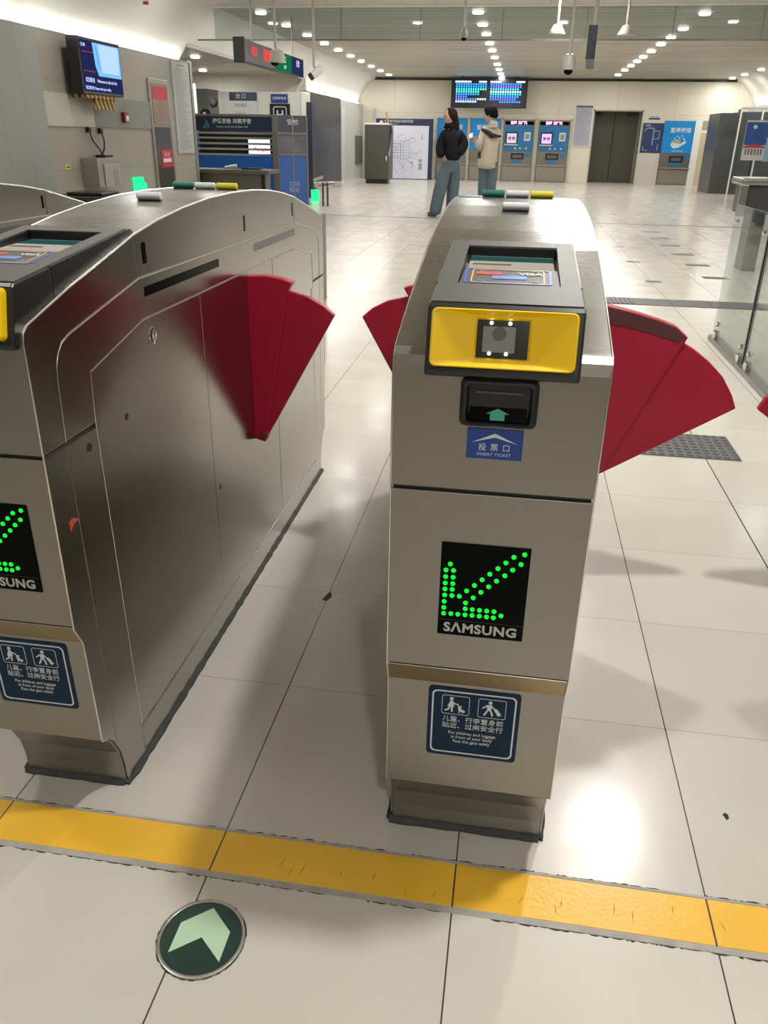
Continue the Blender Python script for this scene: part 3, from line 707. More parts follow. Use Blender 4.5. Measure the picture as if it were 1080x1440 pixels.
    # flaps
    for kind in flaps:
        s = 1 if kind[1] == 'R' else -1
        xe = xr if s > 0 else xl
        X = lambda d: xe+s*d
        arc = lambda cx, cz, r, a0, a1, n=10: [(cx+s*r*math.cos(math.radians(a0+(a1-a0)*i/n)), cz+r*math.sin(math.radians(a0+(a1-a0)*i/n))) for i in range(n+1)]
        fr = None
        if kind[0] == 'S':      # narrow lane: two leaves
            cx, cz = X(.022), .430
            p1 = [(X(-.002), .418), (X(.030), .410), (X(.036), .425), (X(.112), .836)] + [(X(.124), .856)] + [(X(.09), .866), (X(.05), .871), (X(-.002), .869)]
            l1 = flap('barrier_flap', p1, 2.060, .034, g)
            p2 = [(X(.010), .422), (X(.034), .424), (X(.233), .775)] + [(X(.205), .799), (X(.165), .820), (X(.115), .832), (X(.06), .838), (X(.010), .838)]
            l2 = flap('barrier_flap', p2, 2.070, .020, g)
            build(MB().lathe([(0, 0), (.009, 0), (.008, -.004), (0, -.005)], (X(.024), 2.060, .430), 12, 'Y'), 'pivot_bolt', STEELD, l1)
        else:                   # wide lane: larger leaves
            p1 = [(X(-.002), .330), (X(.120), .372), (X(.142), .400), (X(.292), .741), (X(.302), .765), (X(.270), .790), (X(.223), .806), (X(.16), .822), (X(.099), .834), (X(-.002), .846)]
            l1 = flap('barrier_flap', p1, 2.060, .036, g)
            p2 = [(X(.100), .365), (X(.143), .386), (X(.451), .588), (X(.436), .622), (X(.405), .668), (X(.365), .705), (X(.325), .733), (X(.29), .752), (X(.20), .775), (X(.100), .780)]
            l2 = flap('barrier_flap', p2, 2.070, .022, g)
            rim = [(X(.003), .843), (X(.099), .8315), (X(.16), .8195), (X(.223), .8035), (X(.270), .7875), (X(.298), .765), (X(.280), .752), (X(.215), .770), (X(.15), .784), (X(.09), .792), (X(.003), .800)]
            build(MB().prism(rim, 'Y', 2.0585, 2.062), 'flap_band', FOAM, l1, .001)
    return g

gC = make_gate(-.152, .137, 'middle steel ticket gate with yellow scanner face and red flaps on both sides', [('S', 'L'), ('W', 'R')])
gL = make_gate(-.914, -.692, 'left steel ticket gate cut by the photo edge, its long side panels in view', [('S', 'R')])
st = MB().add([(-.6915, 1.083, .618), (-.6915, 1.100, .622), (-.6915, 1.112, .612), (-.6915, 1.098, .608), (-.6915, 1.086, .600)], [(0, 1, 2, 3, 4)])
build(Surf((-.692, 1.083, .600), (0, 1, 0), (0, 0, 1)).plate([(0, .018), (.014, .020), (.030, .012), (.012, .008), (.002, 0)], 0, .0006), 'torn_sticker', pbr('sticker_red', (.55, .06, .04), .5), gL, 0, 'torn red and white sticker scrap')
gF = make_gate(-1.810, -1.521, 'steel ticket gate at the far left edge, only its crown showing', [])
gR = make_gate(1.093, 1.382, 'ticket gate beyond the right edge, only the tip of its red flap showing', [('W', 'L')])
gR.location.x += 0

# ------------------------------------------------------------------ glass smoke curtain under the ceiling
gc = empty('glass_smoke_curtain', (.6, 13.58, 2.52), 'hanging clear glass smoke barrier across the hall under the ceiling', 'glass barrier')
SG = thin_glass('smoke_glass', (.80, .84, .84), .03, 1.5, .03)
gx = [-4.84, -2.86, -1.66, -.46, .74, 1.94, 3.14, 4.34, 5.54, 6.12]
for a, b in zip(gx, gx[1:]):
    build(MB().box(a+.004, b-.004, 13.576, 13.584, 2.545, CEIL-.02), 'glass_pane', SG, gc)
build(MB().box(-5.12, 6.3, 13.57, 13.592, 2.522, 2.545), 'bottom_rail', pbr('rail_grey', (.20, .19, .17), .4, .6), gc)
jb = MB()
for a in gx[1:-1]: jb.box(a-.004, a+.004, 13.574, 13.586, 2.545, CEIL-.02)
build(jb, 'pane_joint', pbr('silicone', (.16, .15, .13), .5), gc)

# ------------------------------------------------------------------ lamps
def lamp(x, y, z, label, group, power, r=.085, glow=True, frame=True):
    t = empty('ceiling_downlight', (x, y, z), label, 'ceiling light', group)
    build(MB().lathe([(r*.86, -.004), (r*1.0, -.010), (r*1.22, -.006), (r*1.25, 0), (r*.86, 0)], (x, y, z), 20), 'trim_ring', WHITE, t)
    gl = MB(); rg = [[(x+q_*math.cos(2*PI*k/20), y+q_*math.sin(2*PI*k/20), z-h_) for k in range(20)] for q_, h_ in ((r*.95, .002), (r*.98, .02), (r*.93, .036))]
    gl.loft(rg, False, False, True); build(gl, 'bloom_ring', LAMPE, t)  # glowing ring added so the lamp looks taller, as bloom would make it
    L = bpy.data.lights.new('downlight', 'AREA'); L.shape = 'DISK'; L.size = r*1.8; L.energy = power; L.color = (1, .975, .925)
    o = bpy.data.objects.new('lamp_light', L); COL.objects.link(o); o.parent = t; o.location = (0, 0, -.034)
    return t
ORD = ['nearest', 'second nearest', 'third nearest', 'fourth nearest', 'fifth nearest', 'sixth nearest', 'seventh nearest', 'eighth nearest', 'ninth nearest', 'farthest']
FP = 20
for i, y in enumerate([14.15, 15.6, 16.95, 18.5, 19.9, 21.5, 23.4, 25.0, 26.5, 27.85]):
    lamp(-.86, y, CEIL, 'recessed downlight, %s of the middle row leading to the departure board' % ORD[i], 'middle row of downlights', FP)
for i, y in enumerate([14.4, 16.2, 17.45, 18.65, 20.0, 21.25, 22.35, 23.6, 25.0, 26.7]):
    lamp(2.48, y, CEIL, 'recessed downlight, %s of the right row leading to the grey doors' % ORD[i], 'right row of downlights', FP)
for i, y in enumerate([14.1, 15.6, 17.05, 18.5, 19.85, 21.25, 22.6, 24.1, 25.6, 27.2]):
    lamp(-4.25, y, CEIL, 'recessed downlight, %s of the left row beside the vault edge' % ORD[i], 'left row of downlights', FP)
for i, y in enumerate([22.9, 24.6, 26.3, 27.75]):
    lamp(5.85, y, CEIL, 'recessed downlight by the right vault, %s of that short row' % ['nearest', 'second', 'third', 'farthest'][i], 'far right row of downlights', FP)
for i, (x, y) in enumerate([(-7.4, 24.0-4.2), (-6.3, 16.5)]):
    lamp(x, y, 2.56, ['lone downlight in the side passage ceiling above the notice boards', 'downlight in the side passage above the security booth'][i], 'side passage downlights', 30)
NP = 42
k = 0
for y in (-3.9, -1.3, 1.35, 4.0, 6.6, 9.2, 11.9):
    for x in (-4.4, -1.92, .58, 3.08, 5.5):
        k += 1
        if x == .58: x = {1.35: .60, 4.0: .86}.get(y, .45)
        lamp(x, y, CEIL, 'recessed downlight overhead of the gate line, outside the view', 'downlights over the gates', (45 if 0 < x < 1 else 11) * (.62 if y < 0 else 1))
# cove light tubes behind the wall tops
def cove(x, y0, y1, s, label, p):
    t = empty('cove_light_tube', (x, (y0+y1)/2, 2.21), label, 'cove light', 'cove light tubes')
    build(MB().tube([(x, y0, 2.22), (x, y1, 2.22)], .012, 8), 'tube', emis('cove_glow', (1, .97, .9), 6), t)
    L = bpy.data.lights.new('cove', 'AREA'); L.shape = 'RECTANGLE'; L.size = .03; L.size_y = y1-y0; L.energy = p; L.color = (1, .97, .92); L.spread = math.radians(160)
    o = bpy.data.objects.new('cove_emitter', L); COL.objects.link(o); o.parent = t; o.location = (0, 0, .03)
    o.rotation_euler = (0, math.radians(180-s*25), 0)
cove(-5.40, -1, 4.4, 1, 'cove light tube above the left wall beside the gates', 14)
cove(-5.40, 4.6, 9.0, 1, 'cove light tube above the grey wall pillar', 14)
cove(-5.40, 9.1, 13.5, 1, 'cove light tube above the wall screen', 14)
cove(-5.40, 21.1, 28.3, 1, 'cove light tube above the dark side panel at the far left', 22)
cove(6.72, 13.8, 20.8, -1, 'cove light tube above the near right wall', 18)
cove(6.72, 21.0, 28.3, -1, 'cove light tube above the far right wall', 24)

# ------------------------------------------------------------------ back wall furniture
BK = Surf((0, BACKY, 0), (1, 0, 0), (0, 0, 1))
def machine(x0, label, live=True, poster=False, w=.97):
    t = empty('ticket_machine', (x0+w/2, BACKY-.03, 0), label, 'ticket machine')
    S = Surf((x0, BACKY, 0), (1, 0, 0), (0, 0, 1))
    MG = pbr('machine_steel', (.22, .205, .175), .35, .6)
    build(S.rect(0, w, .0, 1.80, 0, .05), 'cabinet', MG, t, .004)
    build(S.rect(.02, w-.02, .48, .50, .05, .12), 'shelf', pbr('shelf_pale', (.45, .42, .36), .4, .3), t)
    build(S.rect(.03, w-.03, .03, .45, .05, .058), 'kick_door', pbr('kick_steel', (.30, .28, .23), .4, .5), t)
    if not poster:
        build(S.rect(.03, w-.03, .90, 1.63, .05, .07), 'front_panel', MBLUE, t, .003)
        hb = build(S.rect(.04, w-.04, 1.66, 1.76, .05, .07), 'status_bar', BLACKG, t)
        PNK = emis('pink_text', (.9, .35, .95), 3.0)
        text(S, '\u552e\u7968', .30, 1.712, .095, PNK, hb, .071, bold=.004)
        text(S, '\u5145\u503c\u673a', .58, 1.712, .095, PNK, hb, .071, bold=.004)
        scr = build(S.rect(.08, .46, 1.10, 1.45, .07, .085), 'screen_frame', BLACKP, t)
        build(S.rect(.12, .42, 1.13, 1.41, .085, .088), 'screen', emis('machine_screen' if live else 'machine_screen_b', (.62, .38, 1) if live else (.75, .62, .72), 1.7 if live else 1.1), scr)
        build(S.dots([(.21, 1.27), (.33, 1.27)], .05, .088, .090, seg=12), 'menu_icons', pbr('menu', (.25, .2, .4), .5), scr)
        build(S.rect(.06, .48, 1.06, 1.10, .07, .13), 'screen_ledge', pbr('ledge', (.55, .53, .50), .4), t)
        build(S.plate(rrect(.66, .86, 1.20, 1.45, .02), .07, .078), 'white_notice', SIGNW, t)
        build(S.rect(.70, .82, 1.25, 1.40, .078, .08), 'notice_print', GREY, t)
        build(S.dots([(.40, .98), (.56, .98), (.75, .98)], .035, .07, .078, seg=14), 'coin_slot', pbr('coin', (.5, .5, .5), .3, .8), t)
    else:
        build(S.rect(-.005, w-.03, .92, 1.83, .05, .062), 'poster', pbr('poster_blue', (.0, .21, .55), .4, emit=(0, .2, .5), estr=.12), t)
        text(S, '\u6682\u505c\u4f7f\u7528', w/2+.02, 1.56, .155, SIGNW, t, .063, bold=.003)
        mb = MB()
        S.plate([(.26, 1.13), (.36, 1.05), (.50, 1.08), (.72, 1.22), (.68, 1.27), (.56, 1.20), (.27, 1.22)], .062, .065, mb)
        S.dots([(.30, 1.26), (.36, 1.33), (.43, 1.40), (.50, 1.36), (.57, 1.41), (.63, 1.34), (.66, 1.30), (.42, 1.28)], .022, .062, .065, mb)
        build(mb, 'hand_drawing', SIGNW, t)
        build(S.plate([(.32, 1.22), (.40, 1.32), (.52, 1.31), (.56, 1.22)], .0655, .067), 'gear_drawing', pbr('ochre', (.45, .36, .12), .5), t)
        text(S, '\u8bf7\u4f7f\u7528\u5176\u4ed6\u8bbe\u5907', w/2, .98, .05, SIGNW, t, .063)
    sl = build(S.rect(.28, .70, .66, .84, .05, .075), 'ticket_outlet', BLACKP, t, .004)
    build(S.rect(.34, .64, .70, .79, .075, .078), 'outlet_tray', pbr('tray', (.12, .12, .11), .3), sl)
    build(S.rect(.30, .62, .55, .64, .05, .056), 'outlet_label', MBLUE, t)
    build(S.rect(.74, .90, .72, .84, .05, .056), 'side_label', MBLUE, t)
    return t
MACH = [(-2.83, 'ticket machine behind the woman in black, mostly hidden by her', True, True), (-1.76, 'ticket machine behind the man in the beige jacket', True, True),
        (-.70, 'blue ticket machine with a dim screen, just right of the man', False, False), (.40, 'blue ticket machine with a bright violet screen, beside the white notice', True, False),
        (4.24, 'out of service ticket machine covered by a bright blue poster', False, True)]
for x0, lab, live, pos in MACH: machine(x0, lab, live, pos)
for k, (a, b) in enumerate([(-1.86, -1.77), (-.79, -.71), (.27, .395), (1.37, 1.41)]):
    struct(MB().box(a, b, BACKY-.10, BACKY, 0, 1.84), 'trim_%d' % (20+k), pbr('pier', (.42, .39, .31), .5))
struct(MB().box(5.15, 5.25, BACKY-.08, BACKY, 0, 1.86), 'trim_24', WHITE)
# system map board
mbd = empty('map_board', (-3.9, 27.95, 0), 'large white rail line map on a dark framed floor board', 'map board')
S = Surf((-3.9, 27.95, 0), (1, 0, 0), (0, 0, 1))
build(S.rect(-.98, .98, 0, 1.78, -.12, 0), 'board_frame', NAVYD, mbd, .01)
fc = build(S.rect(-.94, .85, .02, 1.58, 0, .012), 'map_face', pbr('map_face', (.55, .55, .64), .35, emit=(.6, .62, .75), estr=.22), mbd)
text(S, '\u5317\u4eac\u57ce\u5e02\u8f68\u9053\u4ea4\u901a\u7ebf\u7f51\u56fe', -.60, 1.70, .085, SIGNW, mbd, .001, align='LEFT')
text(S, 'Beijing Rail Transit Lines', -.60, 1.62, .045, SIGNW, mbd, .001, align='LEFT')
build(S.dots([(-.69, 1.67)], .055, 0, .003, seg=18), 'round_emblem', SIGNW, mbd)
mm = MB(); rnd = random.Random(3)
def ring_line(cx, cy, w, h): S.stroke([(cx-w, cy-h), (cx+w, cy-h), (cx+w, cy+h), (cx-w, cy+h), (cx-w, cy-h)], .010, .012, .014, mm)
ring_line(-.28, .86, .10, .08); ring_line(-.28, .86, .24, .20)
for k in range(7):
    z = .62+.085*k; S.stroke([(-.75, z), (.18+.04*(k % 3), z), (.26, z+.05)], .008, .012, .014, mm)
for k in range(8):
    x = -.62+.095*k; S.stroke([(x, .45+.03*(k % 2)), (x, 1.18-.04*(k % 3))], .008, .012, .014, mm)
for p in ([(-.1, .55), (.05, .35), (.10, .22), (.0, .18)], [(-.35, .5), (-.22, .28), (-.12, .18)], [(-.5, .5), (-.42, .3), (-.5, .2)], [(.2, .8), (.5, .78), (.58, .85), (.66, .8)], [(.1, .6), (.35, .45), (.3, .32)], [(.05, 1.1), (.35, 1.25), (.45, 1.1), (.2, 1.12)], [(-.6, 1.15), (-.75, 1.35), (-.45, 1.38), (-.42, 1.2)], [(-.15, 1.18), (-.1, 1.3), (.02, 1.32)], [(.35, .5), (.42, .32)], [(.15, .7), (.45, .62), (.55, .55)]):
    S.stroke(p, .009, .012, .014, mm)
S.dots([(rnd.uniform(-.78, .5), rnd.uniform(.3, 1.25)) for _ in range(90)], .011, .012, .015, mm, 6)
build(mm, 'map_lines', pbr('map_ink', (.22, .22, .30), .6), fc)
build(S.plate([(.28, .50), (.36, .55), (.34, .48)], .012, .015), 'red_marker', pbr('map_red', (.5, .03, .06), .5), fc)
lg = MB()
for z in (.52, .40, .30): S.rect(.55, .66, z, z+.09, .012, .014, lg)
S.rect(.62, .65, 1.18, 1.34, .012, .014, lg)
build(lg, 'legend', pbr('legend', (.30, .30, .36), .6), fc)
# steel locker cabinet standing before the map board
cb = empty('steel_cabinet', (-4.2, 24.8, 0), 'dark steel cabinet with a white top, standing left of the map board', 'cabinet')
build(MB().box(-4.55, -3.86, 24.8, 25.3, .12, 1.55), 'cabinet_body', pbr('cab_steel', (.095, .095, .085), .4, .5, var=.15, vscale=1), cb, .01)
build(MB().box(-4.57, -3.86, 24.78, 25.32, 1.55, 1.60), 'cabinet_top', WHITE, cb, .004)
build(MB().box(-4.52, -3.88, 24.83, 25.27, 0, .12), 'plinth', BLACKP, cb)
build(MB().prism([(24.8, .12), (24.8, .75), (25.05, 1.3), (25.2, 1.5), (25.3, 1.55), (25.3, .12)], 'X', -3.86, -3.80), 'side_panel', pbr('cab_side', (.16, .16, .15), .4, .5), cb)
build(MB().box(-3.93, -3.90, 24.785, 24.80, .62, .74), 'handle', WHITE, cb)
o = build(MB().box(-4.36, -4.26, 24.95, 25.03, 1.60, 1.97), 'grey_post', pbr('post_grey', (.33, .33, .32), .5), None, .004, origin=(-4.31, 24.99, 1.6)); tag(o, 'short light grey post standing on the steel cabinet top', 'post')
o = build(MB().tube([(-3.90, 24.95, 1.60), (-3.93, 24.98, 1.72), (-3.97, 25.0, 1.87)], [.018, .022, .02], 8), 'wooden_stick', pbr('stick', (.45, .27, .08), .5), None, origin=(-3.9, 24.95, 1.6)); tag(o, 'orange-brown stick leaning up from the steel cabinet top', 'stick')
# departure board
db = empty('departure_board', (-1.22, 27.9, 2.1), 'wide black hanging display board with rows of blue and green text', 'display board')
S = Surf((-1.22, 27.85, 2.10), (1, 0, 0), (0, 0, 1))
build(S.rect(-1.17, 1.17, 0, .83, -.14, 0), 'board_case', pbr('board_case', (.02, .022, .035), .3), db, .01)
build(MB().box(-2.1, -2.04, 27.9, 27.96, 2.93, CEIL).box(-.4, -.34, 27.9, 27.96, 2.93, CEIL), 'hanger', STEELD, db)
cols = {'c1': (.05, .35, 1), 'c2': (.05, .8, 1), 'c3': (.1, 1, .55), 'c4': (.25, .15, 1), 'c5': (.8, .9, 1)}
def led_mat(name, col, st, off, per=.074, fill=.65):
    if name in MATS: return MATS[name]
    m, nt, out = new_mat(name); e = nt.nodes.new('ShaderNodeEmission'); e.inputs[0].default_value = (*col, 1); nt.links.new(e.outputs[0], out.inputs[0])
    g = nt.nodes.new('ShaderNodeNewGeometry'); sp = nt.nodes.new('ShaderNodeSeparateXYZ'); nt.links.new(g.outputs['Position'], sp.inputs[0])
    f = M(nt, 'FRACT', M(nt, 'DIVIDE', M(nt, 'SUBTRACT', sp.outputs[0], off), per))
    nt.links.new(M(nt, 'MULTIPLY', M(nt, 'LESS_THAN', f, fill), st), e.inputs[1]); MATS[name] = m
    return m
pat = ['c1c1', 'c1c4', 'c2c2', 'c3c5', 'c1c2', 'c4c1', 'c1c4', 'c5c1', 'c3c3']
for half, ox in ((0, -1.02), (1, .04)):
    for r in range(8):
        z = .63-r*.068
        n = [13, 13, 13, 10, 10, 5, 13, 9][r] if half == 0 else [13, 13, 12, 13, 13, 12, 11, 9][r]
        off = 0 if not (half and r == 7) else 4
        keys = []
        for c in range(n):
            key = pat[r][2*half:2*half+2]
            if half == 0 and r == 2 and c > 9: key = 'c3'
            if half == 0 and r == 6 and c > 8: key = 'c5'
            if half == 1 and r in (3, 6) and c > 6: key = 'c5' if r == 3 else 'c4'
            keys.append(key)
        c = 0
        while c < n:
            e_ = c
            while e_ < n and keys[e_] == keys[c]: e_ += 1
            x = ox+(c+off)*.074
            build(S.rect(x, x+(e_-c)*.074-.026, z, z+.050, 0, .002), 'text_row', led_mat('board_%s_%d' % (keys[c], half), cols[keys[c]], 1.8, -1.22+ox), db)
            c = e_
for x0_, x1_ in ((-1.05, -.56), (-.32, -.08), (.03, .36), (.82, 1.08)):
    build(S.rect(x0_, x1_, .70, .745, 0, .002), 'heading_text', led_mat('board_head', cols['c5'], 2.2, 0, .05, .8), db)
# white framed notice, guide panel, small sign
def board(x0, x1, z0, z1, name, label, cat, mat, frame, y=BACKY, d=.03):
    t = empty(name, ((x0+x1)/2, y, z0), label, cat); S = Surf((x0, y, z0), (1, 0, 0), (0, 0, 1)); w, h = x1-x0, z1-z0
    build(S.rect(0, w, 0, h, 0, d), 'frame', frame, t, .004)
    f = build(S.rect(.03, w-.03, .03, h-.03, d, d+.004), 'sheet', mat, t)
    return t, S, f, d+.004, w, h
t, S, f, dd, w, h = board(1.47, 2.04, 1.04, 2.26, 'notice_board', 'tall white framed notice sheet between the machines and the grey doors', 'notice board', pbr('notice_sheet', (.42, .42, .50), .35), WHITE)
mb = MB()
S.rect(.03, w-.03, h-.09, h-.04, dd, dd+.002, mb)
build(mb, 'header_band', INK, f)
mb = MB(); rnd = random.Random(5)
for k in range(26): S.rect(.06, .06+rnd.uniform(.25, .43), h-.16-k*.037, h-.150-k*.037, dd, dd+.001, mb)
build(mb, 'fine_print', pbr('faint_print', (.27, .27, .34), .6), f)
t, S, f, dd, w, h = board(3.60, 4.23, .92, 1.76, 'guide_panel', 'navy station guide panel on the wall right of the grey doors', 'guide panel', pbr('guide_navy', (.025, .045, .15), .4), DGREY)
mb = MB(); S.stroke([(.06, .62), (.14, .70), (.34, .70), (.34, .22)], .02, dd, dd+.002, mb); S.stroke([(.34, .62), (.52, .62), (.52, .40), (.34, .40)], .014, dd, dd+.002, mb); S.stroke([(.07, .18), (.07, .08), (.22, .06)], .014, dd, dd+.002, mb); S.stroke([(.5, .08), (.52, .24)], .014, dd, dd+.002, mb)
build(mb, 'route_lines', pbr('route', (.45, .5, .66), .5), f)
text(S, '\u7ad9\u57df\u56fe', .14, .77, .06, SIGNW, f, dd+.001)
struct(MB().box(3.57, 4.22, BACKY-.03, BACKY, 0, .90), 'trim_25', pbr('white_lower', (.58, .56, .50), .4))
t, S, f, dd, w, h = board(3.74, 4.08, 1.86, 2.0, 'small_wall_sign', 'small white and purple sign above the navy guide panel', 'sign', pbr('sign_lilac', (.50, .47, .58), .5), WHITE)
build(S.rect(0, w, .0, .045, dd, dd+.002), 'purple_band', pbr('purple', (.06, .05, .2), .5), f)
# ------------------------------------------------------------------ right side
t = empty('dark_pillar_cladding', (5.2, 24.2, 0), 'dark grey tall glossy panelled kiosk in front of the cream door', 'kiosk')
build(MB().box(4.93, 5.45, 24.0, 25.4, 0, 1.93), 'panel_body', pbr('slate', (.10, .105, .11), .3, .3, var=.3, vscale=1.5), t, .01)
build(MB().box(5.47, 6.55, 24.1, 25.4, 0, 1.97), 'panel_wing', pbr('slate2', (.09, .095, .10), .3, .3, var=.2, vscale=1.2), t, .01)
build(MB().box(5.35, 5.45, 23.98, 24.0, 1.85, 2.02), 'top_tab', pbr('slate3', (.13, .13, .14), .4), t)
t = empty('glass_partition', (5.9, 23.6, 0), 'tall clear glass partition with two slim white poles at the far right', 'glass partition')
for x in (5.34, 5.86): build(MB().box(x-.018, x+.018, 23.58, 23.62, 0, 2.02), 'pole', WHITE, t, .003)
build(MB().box(5.36, 5.84, 23.595, 23.605, .03, 2.0).box(5.88, 6.55, 23.595, 23.605, .03, 2.0), 'glass_pane', thin_glass('clear_glass', (.93, .95, .95), .02, 1.45, .02), t)
build(MB().box(5.34, 6.6, 23.58, 23.62, 2.0, 2.05), 'top_rail', pbr('rail_pale', (.5, .5, .48), .4, .5), t)
S = Surf((5.13, 21.9, .86), (1, 0, 0), (0, 0, 1))
t = empty('poster_board', (5.4, 21.9, .0), 'blue and white poster board on a stand at the right edge of the view', 'poster')
f = build(S.rect(0, .50, 0, .86, -.02, 0), 'poster_sheet', pbr('poster_white', (.62, .60, .64), .4), t)
build(S.rect(.0, .50, .33, .82, 0, .003), 'blue_picture', pbr('poster_blue2', (.03, .10, .36), .4, var=.5, vscale=9), f)
build(S.plate([(0, .30), (.25, .36), (.5, .30), (.5, .27), (0, .27)], .003, .005), 'red_swoosh', pbr('red_sw', (.55, .05, .08), .5), f)
build(S.dots([(.2, .72)], .045, .003, .005, seg=16), 'round_emblem', SIGNW, f)
mb = MB()
for k in range(6): S.rect(.06+.07*k, .09+.07*k, .12, .25, 0, .003, mb)
build(mb, 'text_columns', INK, f)
build(S.rect(.50, .62, -.02, .50, -.01, .0), 'pale_blue_sheet', pbr('pale_blue', (.25, .50, .62), .4), t)
build(MB().box(5.36, 5.40, 21.93, 21.97, 0, .9).box(5.2, 5.6, 21.85, 22.05, 0, .03), 'stand', DGREY, t)
# dark counter with steel rail beyond the glass fence
t = empty('steel_top_counter', (2.5, 9.2, 0), 'dark counter with a rounded steel top at the right edge, behind the glass fence', 'counter')
build(MB().box(2.22, 3.6, 9.05, 9.45, .56, .83), 'counter_body', DGREY, t, .01)
build(MB().box(2.17, 3.65, 9.0, 9.5, .83, .90), 'steel_top', pbr('worn_steel', (.33, .32, .30), .3, 1), t, .025, seg=4)
build(MB().box(2.17, 2.24, 9.0, 9.08, .54, .84), 'corner_post', pbr('worn_steel', (.33, .32, .30), .3, 1), t, .008)
for x_ in (2.34, 3.3): build(MB().box(x_, x_+.14, 9.1, 9.4, 0, .57), 'leg', DGREY, t, .006)
build(MB().box(2.70, 2.72, 9.03, 9.06, .57, .83), 'panel_gap', BLACKP, t)
# glass fence on its steel base
FG = thin_glass('fence_glass', (.84, .88, .86), .02, 1.5, .012)
t = empty('glass_fence', (1.362, 5.0, 0), 'low clear glass fence with steel clips on a floor rail, right of the lane', 'glass fence')
build(MB().box(1.335, 1.41, 3.0, 5.68, 0, .03), 'base_rail', pbr('base_steel', (.30, .29, .27), .35, 1), t, .003)
for y0, y1, zt in ((4.86, 5.66, .86), (3.98, 4.83, .86), (3.05, 3.95, .86)):
    p = build(MB().box(1.356, 1.366, y0, y1, .05, zt), 'glass_pane', FG, t, .001)
    for y in (y0+.08, y1-.08):
        build(MB().box(1.345, 1.377, y-.03, y+.03, .02, .075), 'clamp', CHROME, p, .003)
        for z in (.12, .76): build(MB().lathe([(0, -.016), (.014, -.014), (.016, -.004), (.016, .004), (.014, .014), (0, .016)], (1.361, y, z), 12, 'X'), 'bolt', CHROME, p)
build(MB().box(1.352, 1.370, 4.836, 4.854, .04, .86), 'edge_seal', BLACKP, t)
# ------------------------------------------------------------------ ceiling hung things
def dome_camera(x, y, zt, zb, r, label, mat=WHITE):
    t = empty('dome_camera', (x, y, zt), label, 'security camera')
    build(MB().tube([(x, y, zt), (x, y, zb+r*1.9)], .016, 8), 'pole', pbr('pole_grey', (.40, .39, .36), .4), t)
    build(MB().lathe([(.02, r*2.3), (r*.75, r*2.1), (r, r*1.3), (r, r*.3), (r*.9, 0), (0, 0)], (x, y, zb), 20), 'housing', mat, t)
    build(MB().lathe([(r*.72, .0), (r*.66, -r*.4), (r*.4, -r*.65), (0, -r*.72)], (x, y, zb), 18), 'dome', BLACKG, t)
dome_camera(.44, 11.0, CEIL, 1.97, .075, 'white dome security camera on a pole, left of the hanging sign', pbr('cam_grey', (.42, .41, .38), .4))
dome_camera(-.895, 12.0, CEIL, 2.40, .05, 'small dark dome camera hanging left of the middle lamp row', pbr('cam_dark', (.25, .24, .22), .4))
def cone_speaker(x, y, z, label):
    t = empty('hanging_speaker', (x, y, CEIL), label, 'speaker', 'cone shaped ceiling speakers')
    build(MB().tube([(x, y, CEIL), (x, y, z+.09)], .016, 8), 'rod', MATS['pole_grey'], t)
    build(MB().lathe([(.03, .11), (.05, .10), (.10, .02), (.105, 0), (0, 0)], (x, y, z), 24), 'cone', pbr('spk_grey', (.40, .38, .33), .5), t)
cone_speaker(.29, 12.0, 2.44, 'grey cone shaped unit hung from the ceiling, left of the dark sign')
cone_speaker(1.15, 12.0, 2.43, 'grey cone shaped unit hung from the ceiling, right of the dark sign')
t = empty('hanging_sign', (.70, 11.3, 2.4), 'dark hanging sign box seen nearly edge-on under the ceiling', 'sign')
hs = MB().prism([(.60, 10.55), (.70, 10.55), (.80, 12.0), (.70, 12.0)], 'Z', 2.05, 2.38)
build(hs, 'sign_box', pbr('sign_box', (.02, .022, .026), .4, 0, .2), t, .006)
build(MB().tube([(.68, 10.9, 2.38), (.68, 10.9, CEIL)], .02, 8).tube([(.74, 11.7, 2.38), (.74, 11.7, CEIL)], .02, 8), 'hanger', MATS['pole_grey'], t)
# left hanging sign strip: led part, green exit part, blue part
t = empty('hanging_direction_sign', (-3.9, 13.0, 2.1), 'long hanging sign with red letters, a green exit panel and a blue end panel', 'sign')
X0, Y0_, X1, Y1_ = -3.88, 12.0, -3.9, 15.2
build(MB().box(-4.02, -3.88, 12.05, 15.25, 2.13, 2.40), 'sign_box', pbr('sign_case', (.10, .09, .10), .4), t, .01)
build(MB().box(-4.03, -3.87, 11.99, 12.05, 2.11, 2.42), 'end_cap', BLACKP, t, .008)
S = Surf((-3.88, 12.05, 2.13), (0, 1, 0), (0, 0, 1))
RL = emis('red_led', (1, .02, .03), 1.8)
text(S, '\u51fa\u53e3', .42, .150, .13, RL, t, .002)
text(S, '\u68c0\u7968', 1.02, .140, .16, RL, t, .002, bold=.002)
gp = build(S.rect(1.45, 2.40, .005, .265, 0, .006), 'green_panel', emis('exit_green', (.01, .16, .07), 1.0), t)
text(S, '\u51fa\u53e3', 1.95, .17, .11, emis('exit_white', (.6, 1, .8), 1.3), gp, .008); text(S, 'EXIT', 2.0, .07, .07, MATS['exit_white'], gp, .008)
bp_ = build(S.rect(2.42, 3.18, .005, .265, 0, .006), 'blue_panel', emis('sign_bluelit', (.02, .03, .09), 1.0), t)
text(S, '\u9000\u7968', 2.8, .17, .11, emis('sign_whitelit', (.8, .85, 1), 1.2), bp_, .008)
build(MB().tube([(-3.95, 12.6, 2.40), (-3.95, 12.6, CEIL)], .015, 8).tube([(-3.95, 14.8, 2.40), (-3.95, 14.8, CEIL)], .015, 8), 'hanger', MATS['pole_grey'], t)
